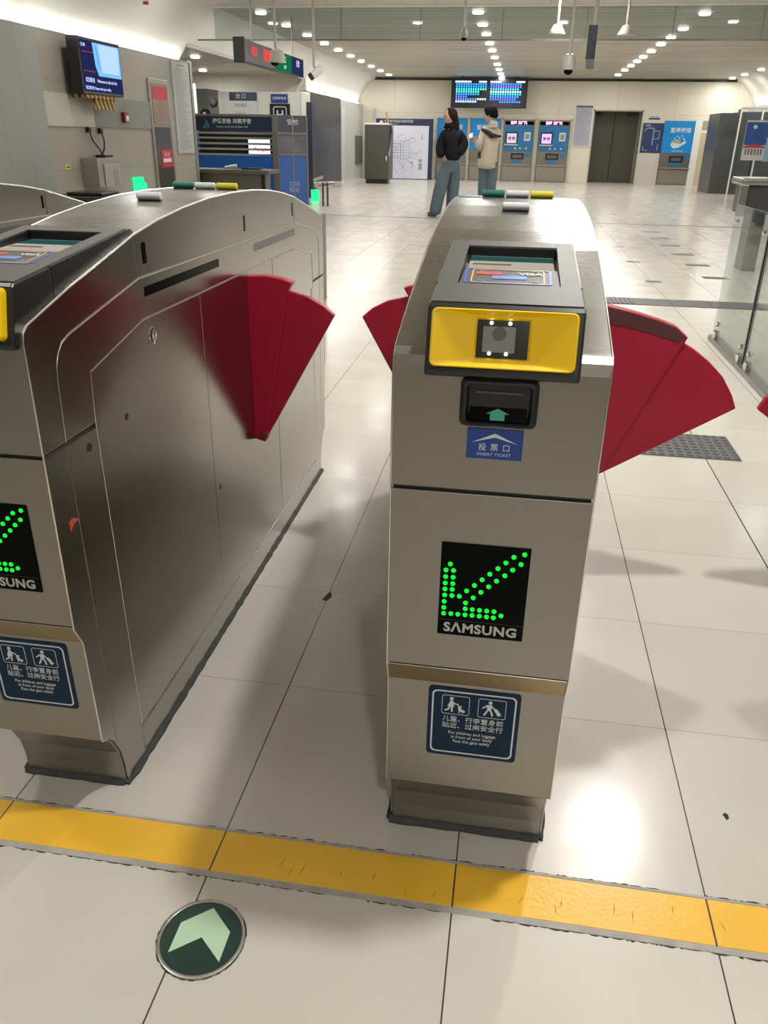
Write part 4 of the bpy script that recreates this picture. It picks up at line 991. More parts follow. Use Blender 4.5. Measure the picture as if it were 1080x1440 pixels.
def bullet_camera(x, y, z, label, white):
    t = empty('bullet_camera', (x, y, CEIL), label, 'security camera')
    build(MB().tube([(x, y, CEIL), (x, y, z+.12), (x+.03, y, z+.09)], .018, 8), 'pole', pbr('pole_beige', (.45, .43, .38), .4), t)
    if white:
        build(MB().tube([(x-.02, y-.05, z), (x+.10, y+.02, z+.10)], [.055, .055], 14), 'housing', WHITE, t)
        build(MB().tube([(x-.045, y-.065, z-.02), (x-.02, y-.05, z)], [.05, .052], 14), 'lens_hood', BLACKP, t)
    else:
        build(MB().lathe([(.02, .16), (.09, .13), (.10, .04), (.085, 0), (0, -.01)], (x+.02, y, z), 18), 'housing', pbr('cam_cream', (.50, .47, .41), .4), t)
        build(MB().lathe([(.06, .0), (.05, -.03), (0, -.045)], (x-.01, y-.01, z), 16), 'dome', BLACKG, t)
bullet_camera(-3.32, 11.6, 2.08, 'cream round camera hanging in front of the red lettered sign', False)
bullet_camera(-3.05, 12.6, 1.99, 'white tube camera hanging in front of the green exit panel', True)
t = empty('fire_detector', (-4.52, 10.5, 2.97), 'small red and white detector hanging at the top edge of the photo', 'detector')
build(MB().tube([(-4.6, 10.50, 2.97), (-4.6, 10.52, 2.68)], .01, 6), 'rod', MATS['pole_grey'], t)
build(MB().lathe([(.0, .03), (.03, .03), (.035, 0), (0, 0)], (-4.6, 10.56, 2.60), 14), 'red_lens', pbr('det_red', (.5, .01, .03), .3), t)
build(MB().lathe([(.0, .06), (.035, .06), (.04, .03), (.035, .03), (0, .03)], (-4.6, 10.56, 2.60), 14), 'white_base', WHITE, t)

# ------------------------------------------------------------------ left wall things
LS = Surf((LX, 0, 0), (0, 1, 0), (0, 0, 1))
t = empty('wall_screen', (-5.2, 10.4, 1.63), 'large black framed information screen mounted on the left wall above a hazard striped bracket', 'screen')
def q(y, z, d=0): return (LX+d, y, z)
A, B = Vector((-5.05, 9.63, 0)), Vector((-5.05, 10.66, 0))
TV = Surf((A.x, A.y, 1.615), (B-A), (0, 0, 1))
Wt = (B-A).length
build(TV.rect(0, Wt, 0, .58, -.14, 0), 'screen_case', BLACKP, t, .006)
build(MB().box(LX, -5.19, 9.85, 10.45, 1.72, 2.10), 'wall_bracket', BLACKP, t, .006)
pic = build(TV.rect(.03, Wt-.02, .03, .55, 0, .003), 'picture', emis('tv_navy', (.018, .022, .09), 1), t)
build(TV.plate([(.33, .54), (Wt-.03, .54), (Wt-.03, .20), (.42, .20), (.36, .30)], .003, .005), 'map_area', emis('tv_blue', (.18, .48, .95), 1.25), pic)
build(TV.plate([(.46, .53), (Wt-.06, .53), (Wt-.08, .24), (.50, .24)], .005, .006), 'map_block', emis('tv_pale', (.42, .60, .95), 1.25), pic)
build(TV.stroke([(.40, .52), (.44, .28)], .012, .005, .006, TV.stroke([(.44, .52), (.48, .28)], .008, .0055, .0065)), 'map_track', emis('tv_line', (.08, .30, .75), 1), pic)
text(TV, '\u6b22\u8fce\u4e58\u5750', .08, .145, .055, emis('tv_text', (.55, .68, 1), 1.6), pic, .004, align='LEFT'); text(TV, 'Welcome to take the line', .36, .145, .048, MATS['tv_text'], pic, .004, align='LEFT')
text(TV, '\u8bf7\u6ce8\u610f\u5b89\u5168 Please mind your safety', .06, .065, .042, MATS['tv_text'], pic, .004, align='LEFT')
text(TV, '12:48', .10, .50, .05, MATS['tv_text'], pic, .004)
build(TV.rect(.06, .34, .235, .240, .003, .005, TV.rect(.06, .34, .43, .435, .003, .005)), 'red_rule', emis('tv_red', (.7, .05, .06), 1), pic)
def hazard_mat():
    m, nt, out = new_mat('hazard_stripes'); b = nt.nodes.new('ShaderNodeBsdfPrincipled'); nt.links.new(b.outputs[0], out.inputs[0])
    g = nt.nodes.new('ShaderNodeNewGeometry'); s = nt.nodes.new('ShaderNodeSeparateXYZ'); nt.links.new(g.outputs['Position'], s.inputs[0])
    v = M(nt, 'ADD', M(nt, 'ADD', s.outputs[1], M(nt, 'MULTIPLY', s.outputs[2], .6)), M(nt, 'MULTIPLY', s.outputs[0], 1.2))
    f = M(nt, 'GREATER_THAN', M(nt, 'FRACT', M(nt, 'DIVIDE', v, .10)), .5)
    nt.links.new(mixc(nt, f, (.50, .28, .03), (.02, .018, .015)), b.inputs['Base Color']); b.inputs['Roughness'].default_value = .5
    return m
HZ = hazard_mat()
hb = MB().box(-5.25, -5.06, 9.68, 10.45, 1.575, 1.612).box(-5.12, -5.09, 9.95, 10.45, 1.46, 1.58)
build(hb, 'hazard_bracket', HZ, t, .003, 'yellow and black striped bracket')
t = empty('fire_call_point', (LX, 11.06, 1.34), 'small dark red fire alarm call point on the grey wall band', 'alarm')
build(MB().box(LX+.02, LX+.065, 11.0, 11.12, 1.335, 1.46), 'red_case', pbr('alarm_red', (.22, .01, .015), .4), t, .006)
build(MB().box(LX+.065, LX+.070, 11.04, 11.11, 1.355, 1.42), 'white_face', WHITE, t)
# hydrant cabinet recessed column with pink signs
t = empty('fire_hose_cabinet', (LX, 12.25, 0), 'steel framed hose cabinet door with a red sign at top and a red notice below', 'cabinet')
build(LS.rect(11.93, 12.62, .02, 1.92, 0, .03), 'door_frame', pbr('hyd_steel', (.42, .40, .36), .3, .8), t, .004)
dp = build(LS.rect(12.00, 12.55, 1.33, 1.86, .03, .036), 'upper_glass', pbr('pinkish_glass', (.30, .22, .18), .12), t)
build(LS.rect(12.03, 12.52, 1.66, 1.82, .036, .040), 'red_sign', pbr('hyd_red', (.50, .015, .04), .4), dp)
text(LS, '119', 12.28, 1.42, .11, pbr('dull_red_txt', (.30, .12, .10), .5), dp, .037)
lp = build(LS.rect(12.00, 12.55, .05, 1.30, .03, .036), 'lower_door', pbr('hyd_dark', (.16, .16, .17), .16, .7), t)
build(LS.rect(12.13, 12.52, .76, 1.0, .036, .042), 'red_notice', MATS['hyd_red'], lp)
text(LS, '\u6d88\u706b\u6813', 12.325, .93, .07, SIGNW, lp, .043); build(LS.rect(12.18, 12.47, .83, .88, .042, .044), 'white_band', SIGNW, lp)
# long text notice
t = empty('rules_notice', (LX, 13.15, .94), 'tall pale notice sheet densely printed with rules at the end of the left wall', 'notice')
f = build(LS.rect(12.84, 13.50, .94, 2.20, 0, .02), 'sheet', pbr('rules_sheet', (.40, .40, .40), .5), t)
mb = MB(); rnd = random.Random(8)
for k in range(44): LS.rect(12.91, 12.91+rnd.uniform(.28, .52), 2.10-k*.0255, 2.108-k*.0255, .02, .021, mb)
LS.rect(13.05, 13.3, 2.145, 2.165, .02, .021, mb)
build(mb, 'fine_print', pbr('rules_print', (.20, .20, .21), .6), f)
# metal device box with cables
t = empty('wall_device_box', (LX, 10.1, .6), 'steel device box on the left wall with two black cables hanging into it', 'device box')
build(MB().box(LX, LX+.22, 9.80, 10.42, .60, .93), 'box_body', pbr('dev_steel', (.34, .33, .29), .35, .6), t, .008)
build(MB().box(LX+.22, LX+.235, 9.94, 10.36, .60, .86), 'door', pbr('dev_door', (.42, .41, .37), .3, .6), t, .005)
build(MB().box(LX+.235, LX+.24, 10.18, 10.28, .60, .80), 'cable_bundle', pbr('bundle', (.25, .25, .24), .5), t)
build(MB().tube([(LX+.03, 10.06, 1.25), (LX+.05, 10.08, 1.12), (LX+.08, 10.18, 1.02), (LX+.08, 10.22, .96), (LX+.10, 10.22, .91)], .009, 8).tube([(LX+.03, 10.36, 1.24), (LX+.06, 10.36, 1.12), (LX+.08, 10.30, 1.03), (LX+.08, 10.24, .97)], .011, 8), 'cable', BLACKP, t)
build(MB().box(LX, LX+.05, 10.03, 10.09, 1.21, 1.27).box(LX, LX+.05, 10.33, 10.39, 1.20, 1.26).box(LX+.04, LX+.17, 10.12, 10.34, .925, .96), 'cable_plug', BLACKP, t, .005)
o = build(LS.rect(9.44, 9.55, .81, .86, 0, .004), 'warning_label', pbr('label_yel', (.60, .55, .12), .5), None, origin=(LX, 9.5, .81)); tag(o, 'tiny yellow label on the left wall beside the device box', 'label')
o = build(LS.rect(9.46, 9.53, .825, .845, .004, .005), 'print', INK, o)
t = empty('running_man_exit_light', (LX, 11.35, .46), 'small glowing green exit light low on the left wall', 'exit light')
build(LS.rect(11.16, 11.42, .45, .66, 0, .05), 'lit_panel', emis('exit_glow', (.02, .85, .28), 1.6), t, .006)
build(LS.dots([(11.49, .53)], .06, 0, .03, seg=16), 'arrow_lamp', MATS['exit_glow'], t)
# dark consoles beyond the gates, left
t = empty('dark_console', (-4.4, 8.4, 0), 'low black console desk with a sloping front beyond the left gates', 'console')
build(MB().box(-4.95, -4.22, 8.25, 8.95, 0, .60), 'console_body', pbr('console_black', (.025, .026, .028), .4), t, .01)
build(MB().box(-4.75, -4.35, 8.4, 8.8, .60, .635), 'console_tray', BLACKP, t, .01)
build(MB().box(-5.2, -4.95, 8.25, 8.95, 0, .58), 'console_wing', MATS['console_black'], t, .01)
# small dark console right of the left gate's rear end (bevelled box)
t = empty('grey_floor_console', (-1.62, 6.2, 0), 'dark grey box console just behind the rear end of the left gate', 'console')
build(MB().prism([(-2.35, 0), (-1.50, 0), (-1.50, .66), (-2.35, .80)], 'Y', 6.0, 6.5), 'console_body', pbr('console_grey', (.11, .11, .105), .35), t, .01)

# ------------------------------------------------------------------ security booth
SB = Surf((-6.28, 16.0, 0), (1, 0, 0), (0, 0, 1))
t = empty('security_booth', (-5.3, 16.5, 0), 'blue security check booth with a navy lettered header and steel louvres', 'booth')
BST = pbr('booth_steel', (.26, .245, .21), .35, .8)
hdm = build(SB.rect(0, 1.62, 1.28, 1.53, -.05, 0), 'header', pbr('header_navy', (.008, .022, .055), .3), t)
build(SB.rect(0, 1.62, 1.53, 1.57, -.06, .01), 'top_rail', BST, t)
text(SB, '\u63a5\u53d7\u5b89\u68c0 \u5171\u7b51\u5e73\u5b89', .80, 1.445, .092, SIGNW, hdm, .001, bold=.002)
text(SB, 'Security Check for the Safety of All', .80, 1.355, .043, SIGNW, hdm, .001)
build(SB.plate([(.20, 1.33), (.36, 1.33), (.34, 1.40), (.29, 1.49), (.27, 1.41)], 0, .002), 'emblem', pbr('emblem_blue', (.05, .12, .22), .5), hdm)
build(SB.rect(0, 1.62, .0, .86, -.05, 0), 'lower_panel', pbr('booth_blue', (.004, .09, .36), .35), t)
lv = MB()
for z in (.86, .955, 1.05, 1.145, 1.23): SB.rect(0, 1.62, z, z+.035, -.04, .005, lv)
build(lv, 'louvre', pbr('louvre_steel', (.50, .49, .46), .2, 1), t)
build(SB.rect(0, 1.62, .86, 1.28, -.35, -.30), 'dark_back', pbr('booth_dark', (.02, .022, .028), .3), t)
build(SB.rect(1.58, 1.70, 0, 1.57, -.10, .04), 'post', BST, t, .008)
build(SB.rect(.0, .02, .86, 1.28, -.3, .0), 'side_glass', pbr('side_blue', (.10, .30, .55), .3), t)
# angled second face
A2, B2 = Vector((-4.58, 15.96, 0)), Vector((-4.05, 16.12, 0)); S2 = Surf(A2, B2-A2, (0, 0, 1)); w2 = (B2-A2).length
build(S2.rect(0, w2, 1.28, 1.56, -.04, 0), 'header', pbr('header_dusk', (.07, .07, .10), .3), t)
build(S2.rect(0, w2, .0, .87, -.04, 0), 'lower_panel', pbr('booth_blue_pale', (.045, .13, .42), .35), t)
build(S2.rect(0, w2, .87, 1.28, -.04, 0), 'window', pbr('booth_window', (.16, .16, .19), .12, var=.5, vscale=5), t)
lv = MB()
for z in (.88, 1.24): S2.rect(0, w2, z, z+.03, 0, .01, lv)
S2.rect(w2*.47, w2*.52, 0, 1.56, 0, .012, lv); S2.rect(w2-.025, w2, 0, 1.56, 0, .012, lv)
build(lv, 'steel_strip', BST, t)
text(S2, '\u5b89\u68c0', w2/2, 1.44, .11, SIGNW, t, .013); text(S2, '\u6587\u660e\n\u4e58\u8f66', w2/2, .32, .11, pbr('pale_txt', (.35, .42, .55), .5), t, .013)
build(MB().box(-6.28, -4.6, 16.3, 17.2, 0, .84), 'cabinet_body', pbr('booth_body', (.06, .07, .09), .4), t)
mo = empty('xray_monitor', (-5.05, 16.22, .84), 'bright monitor showing a pale x-ray picture behind the booth louvres', 'monitor')
build(SB.rect(1.00, 1.50, .87, 1.20, -.26, -.22), 'monitor_case', BLACKP, mo)
sc_m = build(SB.rect(1.03, 1.46, .89, 1.17, -.22, -.215), 'monitor_screen', emis('xray_white', (.72, .74, 1), 1.5), mo)
build(SB.dots([(1.16, .99), (1.22, .96), (1.31, .95), (1.37, .97)], .03, -.215, -.213, seg=10), 'scan_shape', emis('xray_orange', (1, .45, .25), 1.1), sc_m)
build(MB().box(-5.09, -5.01, 16.24, 16.30, .84, .90), 'monitor_foot', BLACKP, mo)
# x-ray roller table before the booth
t = empty('steel_table', (-5.0, 13.9, 0), 'brownish steel inspection table in front of the blue booth', 'table')
TS = pbr('table_steel', (.22, .195, .15), .32, .8)
build(MB().box(-5.62, -4.16, 13.85, 14.5, .63, .69), 'table_top', TS, t, .006)
build(MB().box(-5.36, -4.30, 13.95, 14.4, .10, .63), 'side_panel', pbr('table_panel', (.20, .185, .145), .3, .7, var=.2, vscale=3), t)
for x in (-5.58, -5.42, -4.30): build(MB().box(x, x+.06, 13.88, 13.94, 0, .63), 'leg', BLACKP, t)
o = build(MB().tube([(-5.0, 14.1, .715), (-4.80, 14.12, .74)], [.02, .03], 10), 'white_tool', WHITE, None, origin=(-4.9, 14.1, .69)); tag(o, 'small white handheld item lying on the inspection table', 'tool')
o = build(MB().box(-4.68, -4.36, 14.0, 14.15, .69, .715), 'black_tray', BLACKP, None, .004, origin=(-4.52, 14.07, .69)); tag(o, 'low black tray on the right end of the inspection table', 'tray')
# behind the booth
t = empty('white_partition', (-5.4, 18.1, 0), 'white partition wall with a rounded end standing behind the booth', 'partition')
build(MB().box(-6.45, -4.62, 18.05, 18.4, 0, 2.04), 'partition_body', pbr('partition', (.58, .56, .50), .4), t)
build(MB().box(-4.66, -4.56, 18.0, 18.45, 0, 2.05), 'end_strip', pbr('end_white', (.66, .65, .60), .35), t, .02)
build(MB().box(-4.56, -4.45, 18.1, 18.4, .0, 1.86), 'dark_edge', pbr('edge_dark', (.03, .03, .05), .4), t)
PS = Surf((0, 18.05, 0), (1, 0, 0), (0, 0, 1))
t = empty('station_guide_board', (-5.95, 18.05, 1.3), 'white guide board with a navy header on the partition behind the booth', 'sign')
gb = build(PS.rect(-6.33, -5.60, 1.25, 2.03, 0, .02), 'board', pbr('guide_white', (.52, .52, .50), .4), t)
build(PS.rect(-6.20, -5.60, 1.87, 2.03, .02, .023), 'navy_header', NAVYD, gb)
text(PS, '\u51fa \u53e3', -5.95, 1.95, .10, SIGNW, gb, .024); text(PS, '\u51fa\u7ad9\u6307\u5f15', -6.1, 1.78, .07, INK, gb, .022, align='LEFT'); text(PS, '\u6362\u4e58\u4fe1\u606f', -6.1, 1.63, .06, GREY, gb, .022, align='LEFT')
t = empty('toilet_sign', (-5.1, 18.05, 1.86), 'small blue lettered sign above the black lift symbol on the partition', 'sign')
tb = build(PS.rect(-5.30, -4.94, 1.84, 2.0, 0, .02), 'plate', pbr('sign_royal', (.015, .035, .20), .4), t)
text(PS, '\u65e0\u969c\u788d\u7535\u68af', -5.12, 1.92, .06, SIGNW, tb, .021)
t = empty('lift_symbol_sign', (-5.1, 18.05, 1.5), 'black square sign with a white outlined symbol behind the booth', 'sign')
tb = build(PS.rect(-5.33, -4.90, 1.45, 1.82, 0, .02), 'plate', BLACKP, t)
build(PS.frame(rrect(-5.26, -4.97, 1.50, 1.77, .05), rrect(-5.245, -4.985, 1.515, 1.755, .04), .02, .023, PS.stroke([(-5.17, 1.55), (-5.17, 1.70)], .03, .02, .023, PS.stroke([(-5.06, 1.55), (-5.06, 1.70)], .03, .02, .023, PS.stroke([(-5.17, 1.62), (-5.06, 1.62)], .02, .02, .023)))), 'symbol', SIGNW, tb)
o = boxo('white_post', WHITE, -6.62, -6.52, 16.9, 17.0, 0, 2.12, None, .01); tag(o, 'slim white post at the left end of the booth', 'post')
o.location.x -= 0
t = empty('baggage_scanner', (-6.9, 17.8, 0), 'tall grey scanner machine standing behind the left end of the booth', 'scanner')
build(MB().box(-7.05, -6.75, 18.3, 19.0, 0, 2.1), 'grey_column', pbr('scan_grey', (.17, .18, .18), .4), t, .02)
build(MB().box(-6.74, -6.47, 18.2, 19.0, 0, 1.97), 'grey_column', pbr('scan_grey2', (.24, .25, .25), .4), t, .03)
build(MB().ball((-6.60, 18.12, 1.86), .085, 14), 'round_camera', pbr('ballcam', (.2, .2, .19), .3), t)
# stainless barrier rail and dark legs
t = empty('steel_barrier_rail', (-3.7, 16.0, 0), 'curved stainless barrier rail on dark legs right of the booth', 'barrier')
build(MB().tube([(-3.99, 17.0, .47), (-3.99, 16.3, .45), (-3.90, 15.95, .42), (-3.4, 16.1, .43), (-3.28, 16.8, .45)], .022, 10).tube([(-3.97, 17.0, .36), (-3.97, 16.3, .36), (-3.88, 15.95, .35), (-3.4, 16.1, .35)], .016, 10), 'rail', pbr('rail_bright', (.62, .61, .58), .2, 1), t)
for x, y in ((-3.74, 15.98), (-3.66, 16.02)): build(MB().tube([(x, y, 0), (x, y, .42)], .02, 8), 'leg', DGREY, t)
t = empty('low_exit_light', (-4.0, 17.0, .1), 'small glowing green light near the floor behind the barrier rail', 'exit light')
build(MB().box(-4.28, -4.12, 17.2, 17.25, .0, .22), 'lit_panel', MATS['exit_glow'], t, .01)

# ------------------------------------------------------------------ people
def skin_obj(name, nodes, edges, mat, parent, sub=2, label=None):
    """one continuous surface grown over a skeleton; nodes = {key: (x, y, z, rx[, ry])}"""
    keys = list(nodes); base = org(parent)
    me = bpy.data.meshes.new(name)
    me.from_pydata([tuple(Vector(nodes[k][:3])) for k in keys], [(keys.index(a), keys.index(b)) for a, b in edges], [])
    bm = bmesh.new(); bm.from_mesh(me); ly = bm.verts.layers.skin.verify(); bm.verts.ensure_lookup_table()
    for i, k in enumerate(keys):
        n = nodes[k]; bm.verts[i][ly].radius = (n[3], n[4] if len(n) > 4 else n[3])
        if i == 0: bm.verts[i][ly].use_root = True
    bm.to_mesh(me); bm.free(); me.materials.append(mat)
    o = bpy.data.objects.new(name, me); COL.objects.link(o); o.parent = parent
    s = o.modifiers.new('skin', 'SKIN'); s.use_smooth_shade = True; s.branch_smoothing = .6
    b = o.modifiers.new('sub', 'SUBSURF'); b.levels = sub; b.render_levels = sub
    if label: o['label'] = label
    return o
SKIN = pbr('skin', (.50, .30, .22), .5); HAIRB = pbr('hair_dark_brown', (.020, .011, .009), .8, 0, .15); HAIR = pbr('hair_black', (.008, .008, .009), .85, 0, .12)
DENIM = pbr('denim', (.085, .125, .15), .8, var=.25, vscale=9, bump=.3, bscale=25); JACK = pbr('black_puffer', (.005, .006, .009), .75, 0, .2, bump=.4, bscale=12)
BEIGE = pbr('beige_puffer', (.50, .42, .34), .6, bump=.45, bscale=11); SHOE = pbr('shoe_brown', (.09, .07, .055), .6); PHONE = pbr('phone_white', (.7, .7, .72), .3)
def head(parent, c, r, facing, hair, hairmat, tilt=0.):
    """head mesh with brow, nose, lips, chin, ears; facing = yaw of the face direction"""
    cx, cy, cz = c; f = Vector((math.cos(facing), math.sin(facing), 0)); s = Vector((-f.y, f.x, 0)); u = Vector((0, 0, 1))
    rings = []
    seg = 20
    for i in range(1, 14):
        t = PI*i/14; z = -math.cos(t); w = math.sin(t)
        ring = []
        for k in range(seg):
            a = 2*PI*k/seg; cf, cs_ = math.cos(a), math.sin(a)
            jaw = 1-.22*max(0, -z)**1.3
            front = .98*w*jaw; side = .78*w*jaw
            if z < 0 and cf < 0: front *= 1-.35*min(1, -z)
            p = f*(cf*front*r)+s*(cs_*side*r)+u*(z*r*1.22)
            if cf > .8:     # profile relief: brow, nose, lips, chin
                prof = .10*math.exp(-((z+.10)/.13)**2)*(1 if abs(cs_) < .2 else .25) + .03*math.exp(-((z+.42)/.07)**2) + .05*math.exp(-((z+.72)/.12)**2) - .04*math.exp(-((z-.10)/.07)**2)
                p += f*(prof*r*1.9)
            ring.append(Vector(c)+p)
        rings.append(ring)
    mb = MB().loft(rings, True, True, True)
    for sg in (-1, 1):
        mb.ball(tuple(Vector(c)+s*(sg*r*.76)-f*(r*.05)-u*(.05*r)), r*.2, 10, (.5, .5, 1.2))
    return mb, f, s, u
def face_bits(parent, c, r, f, s, u):
    mb = MB()
    for sg in (-1, 1):
        p = Vector(c)+f*(r*.90)+s*(sg*r*.33)+u*(.06*r); mb.ball(tuple(p), r*.085, 8)
    build(mb, 'eyes', pbr('eye_dark', (.03, .02, .02), .3), parent)
    p = Vector(c)+f*(r*.93)-u*(.50*r)
    build(MB().ball(tuple(p), r*.16, 8, (.6, .9, .35)), 'lips', pbr('lips', (.42, .16, .14), .5), parent)
def hand(mbn, parent, wrist, d, palm_n, size=.18, curl=.5, mat=None):
    """palm with four unequal bent fingers and a side thumb"""
    d = Vector(d).normalized(); n = Vector(palm_n); n = (n-d*n.dot(d)).normalized(); s = d.cross(n).normalized(); w = Vector(wrist)
    nodes = {'w': (*w, .026, .02), 'p': (*(w+d*size*.28), .036, .018)}; edges = [('w', 'p')]
    for i, (o_, L) in enumerate(((-.030, .40), (-.010, .45), (.010, .42), (.028, .34))):
        b = w+d*size*.50+s*o_; a1 = curl*.9; m_ = b+(d*math.cos(a1)+n*math.sin(a1))*size*L*.5; a2 = curl*2.0; e = m_+(d*math.cos(a2)+n*math.sin(a2))*size*L*.45
        nodes['b%d' % i] = (*b, .0105); nodes['m%d' % i] = (*m_, .0090); nodes['e%d' % i] = (*e, .0075)
        edges += [('p', 'b%d' % i), ('b%d' % i, 'm%d' % i), ('m%d' % i, 'e%d' % i)]
    tb = w+d*size*.20-s*.030; tm_ = tb+(d*.6-s*.6+n*.5).normalized()*size*.24; te = tm_+(d*.9+n*.5).normalized()*size*.18
    nodes['t0'] = (*tb, .013); nodes['t1'] = (*tm_, .011); nodes['t2'] = (*te, .009)
    edges += [('w', 't0'), ('t0', 't1'), ('t1', 't2')]
    return nodes, edges
def rel(parent, nodes):
    b = org(parent); return {k: (v[0]-b.x, v[1]-b.y, v[2]-b.z, *v[3:]) for k, v in nodes.items()}

# --- woman in black, standing half turned to the left, hands in pockets
W_ = empty('person', (-1.22, 14.5, 0), 'woman in a short black puffer jacket and wide blue jeans, standing half turned left', 'person')
y0 = 14.5
mb, f, s, u = head(W_, (-1.255, y0-.02, 1.535), .100, math.radians(222), None, None)
hd = build(mb, 'head', SKIN, W_); face_bits(hd, (-1.255, y0-.02, 1.535), .100, f, s, u)
nw = rel(W_, {'pel': (-1.20, y0, .93, .08, .07), 'ch': (-1.20, y0, 1.22, .10, .08), 'nk': (-1.22, y0, 1.40, .05), 'hdb': (-1.24, y0, 1.47, .05),
     'shl': (-1.27, y0-.03, 1.28, .04), 'ell': (-1.37, y0-.02, 1.10, .045), 'wrl': (-1.30, y0-.10, .98, .033),
     'shr': (-1.11, y0+.05, 1.31, .045), 'elr': (-.96, y0+.10, 1.11, .045), 'wrr': (-1.06, y0-.04, 1.02, .033),
     'hl': (-1.26, y0-.03, .86, .06), 'kl': (-1.345, y0-.08, .48, .05), 'al': (-1.43, y0-.06, .10, .038),
     'hr': (-1.14, y0+.03, .86, .06), 'kr': (-1.16, y0+.05, .48, .05), 'ar': (-1.17, y0+.12, .10, .038)})
ew = [('pel', 'ch'), ('ch', 'nk'), ('nk', 'hdb'), ('ch', 'shl'), ('shl', 'ell'), ('ell', 'wrl'), ('ch', 'shr'), ('shr', 'elr'), ('elr', 'wrr'), ('pel', 'hl'), ('hl', 'kl'), ('kl', 'al'), ('pel', 'hr'), ('hr', 'kr'), ('kr', 'ar')]
skin_obj('body', nw, ew, SKIN, W_)
for nm, wr, dd_ in (('hand', (-1.30, y0-.10, .98), (.5, -.3, -.8)), ('hand', (-1.06, y0-.04, 1.02), (-.7, -.3, -.5))):
    hn, he = hand(nm, W_, wr, dd_, (0, 1, 0), .16, .4)
    skin_obj(nm, rel(W_, hn), he, SKIN, W_, 1)
jn = rel(W_, {'c': (-1.21, y0, 1.26, .19, .15), 'b': (-1.20, y0, 1.10, .205, .17), 'a': (-1.18, y0, .96, .20, .165), 'a0': (-1.175, y0, .86, .17, .145), 'd': (-1.225, y0, 1.375, .125, .11), 'd2': (-1.24, y0, 1.46, .085, .08),
     'sl': (-1.33, y0-.05, 1.29, .10), 'el': (-1.375, y0-.03, 1.11, .10), 'wl': (-1.37, y0-.10, 1.00, .085), 'wl2': (-1.33, y0-.14, .93, .07),
     'sr': (-1.08, y0+.05, 1.29, .11), 'er': (-.99, y0+.08, 1.13, .12), 'wr': (-1.05, y0-.03, 1.03, .10), 'wr2': (-1.13, y0-.08, .98, .08)})
skin_obj('puffer_jacket', jn, [('a0', 'a'), ('a', 'b'), ('b', 'c'), ('c', 'd'), ('d', 'd2'), ('c', 'sl'), ('sl', 'el'), ('el', 'wl'), ('wl', 'wl2'), ('c', 'sr'), ('sr', 'er'), ('er', 'wr'), ('wr', 'wr2')], JACK, W_)
tn = rel(W_, {'b': (-1.195, y0, .84, .165, .14), 'a': (-1.19, y0, 1.02, .15, .13), 'hl': (-1.275, y0-.03, .74, .125), 'kl': (-1.345, y0-.08, .46, .118), 'kl2': (-1.39, y0-.07, .25, .112), 'al': (-1.43, y0-.06, .02, .112),
     'hr': (-1.125, y0+.03, .74, .12), 'kr': (-1.145, y0+.06, .46, .112), 'kr2': (-1.15, y0+.09, .25, .108), 'ar': (-1.16, y0+.12, .02, .108)})
skin_obj('wide_jeans', tn, [('a', 'b'), ('b', 'hl'), ('hl', 'kl'), ('kl', 'kl2'), ('kl2', 'al'), ('b', 'hr'), ('hr', 'kr'), ('kr', 'kr2'), ('kr2', 'ar')], DENIM, W_)
for x, y in ((-1.47, y0-.07), (-1.20, y0+.11)):
    build(MB().tube([(x+.07, y+.02, .045), (x, y, .05), (x-.07, y-.02, .035)], [.045, .05, .035], 12), 'shoe', SHOE, W_)
hm = MB()
hc = Vector((-1.230, y0+.004, 1.568))
hm.ball(tuple(hc), .114, 20, (.98, .98, .96))
build(hm, 'hair_cap', HAIRB, W_)
skin_obj('long_hair', rel(W_, {'a': (-1.20, y0+.03, 1.60, .075), 'b': (-1.165, y0+.05, 1.48, .062, .075), 'c': (-1.14, y0+.05, 1.36, .045, .07), 'd': (-1.14, y0+.05, 1.25, .02, .04)}), [('a', 'b'), ('b', 'c'), ('c', 'd')], HAIRB, W_)

# --- man in a beige puffer, back half turned, looking left, holding a phone
Mn = empty('person', (-.61, 15.5, 0), 'man in a beige puffer jacket with a black yoke, holding a phone', 'person')
y0 = 15.5
mb, f, s, u = head(Mn, (-.635, y0, 1.60), .105, math.radians(165), None, None)
hd = build(mb, 'head', SKIN, Mn); face_bits(hd, (-.635, y0, 1.60), .105, f, s, u)
nm_ = rel(Mn, {'pel': (-.62, y0, .93, .08, .07), 'ch': (-.60, y0, 1.27, .10, .08), 'nk': (-.60, y0, 1.45, .055), 'hb': (-.62, y0, 1.53, .055),
      'sl': (-.73, y0-.06, 1.38, .06), 'el': (-.79, y0-.12, 1.10, .046), 'wl': (-.87, y0-.10, 1.17, .033),
      'sr': (-.49, y0+.06, 1.38, .06), 'er': (-.52, y0+.22, 1.12, .046), 'wr': (-.76, y0+.22, 1.17, .033),
      'hl': (-.67, y0, .88, .06), 'kl': (-.68, y0, .48, .05), 'al': (-.67, y0, .10, .04), 'hr': (-.57, y0, .88, .06), 'kr': (-.54, y0, .48, .05), 'ar': (-.53, y0, .10, .04)})
skin_obj('body', nm_, [('pel', 'ch'), ('ch', 'nk'), ('nk', 'hb'), ('ch', 'sl'), ('sl', 'el'), ('el', 'wl'), ('ch', 'sr'), ('sr', 'er'), ('er', 'wr'), ('pel', 'hl'), ('hl', 'kl'), ('kl', 'al'), ('pel', 'hr'), ('hr', 'kr'), ('kr', 'ar')], SKIN, Mn)
hn, he = hand('h', Mn, (-.845, y0-.10, 1.155), (-.75, -.05, .6), (.3, .6, .3), .17, .55); skin_obj('hand', rel(Mn, hn), he, SKIN, Mn, 1)
hn, he = hand('h', Mn, (-.76, y0+.20, 1.17), (-.8, -.2, .5), (.3, -.6, .3), .17, .55); skin_obj('hand', rel(Mn, hn), he, SKIN, Mn, 1)
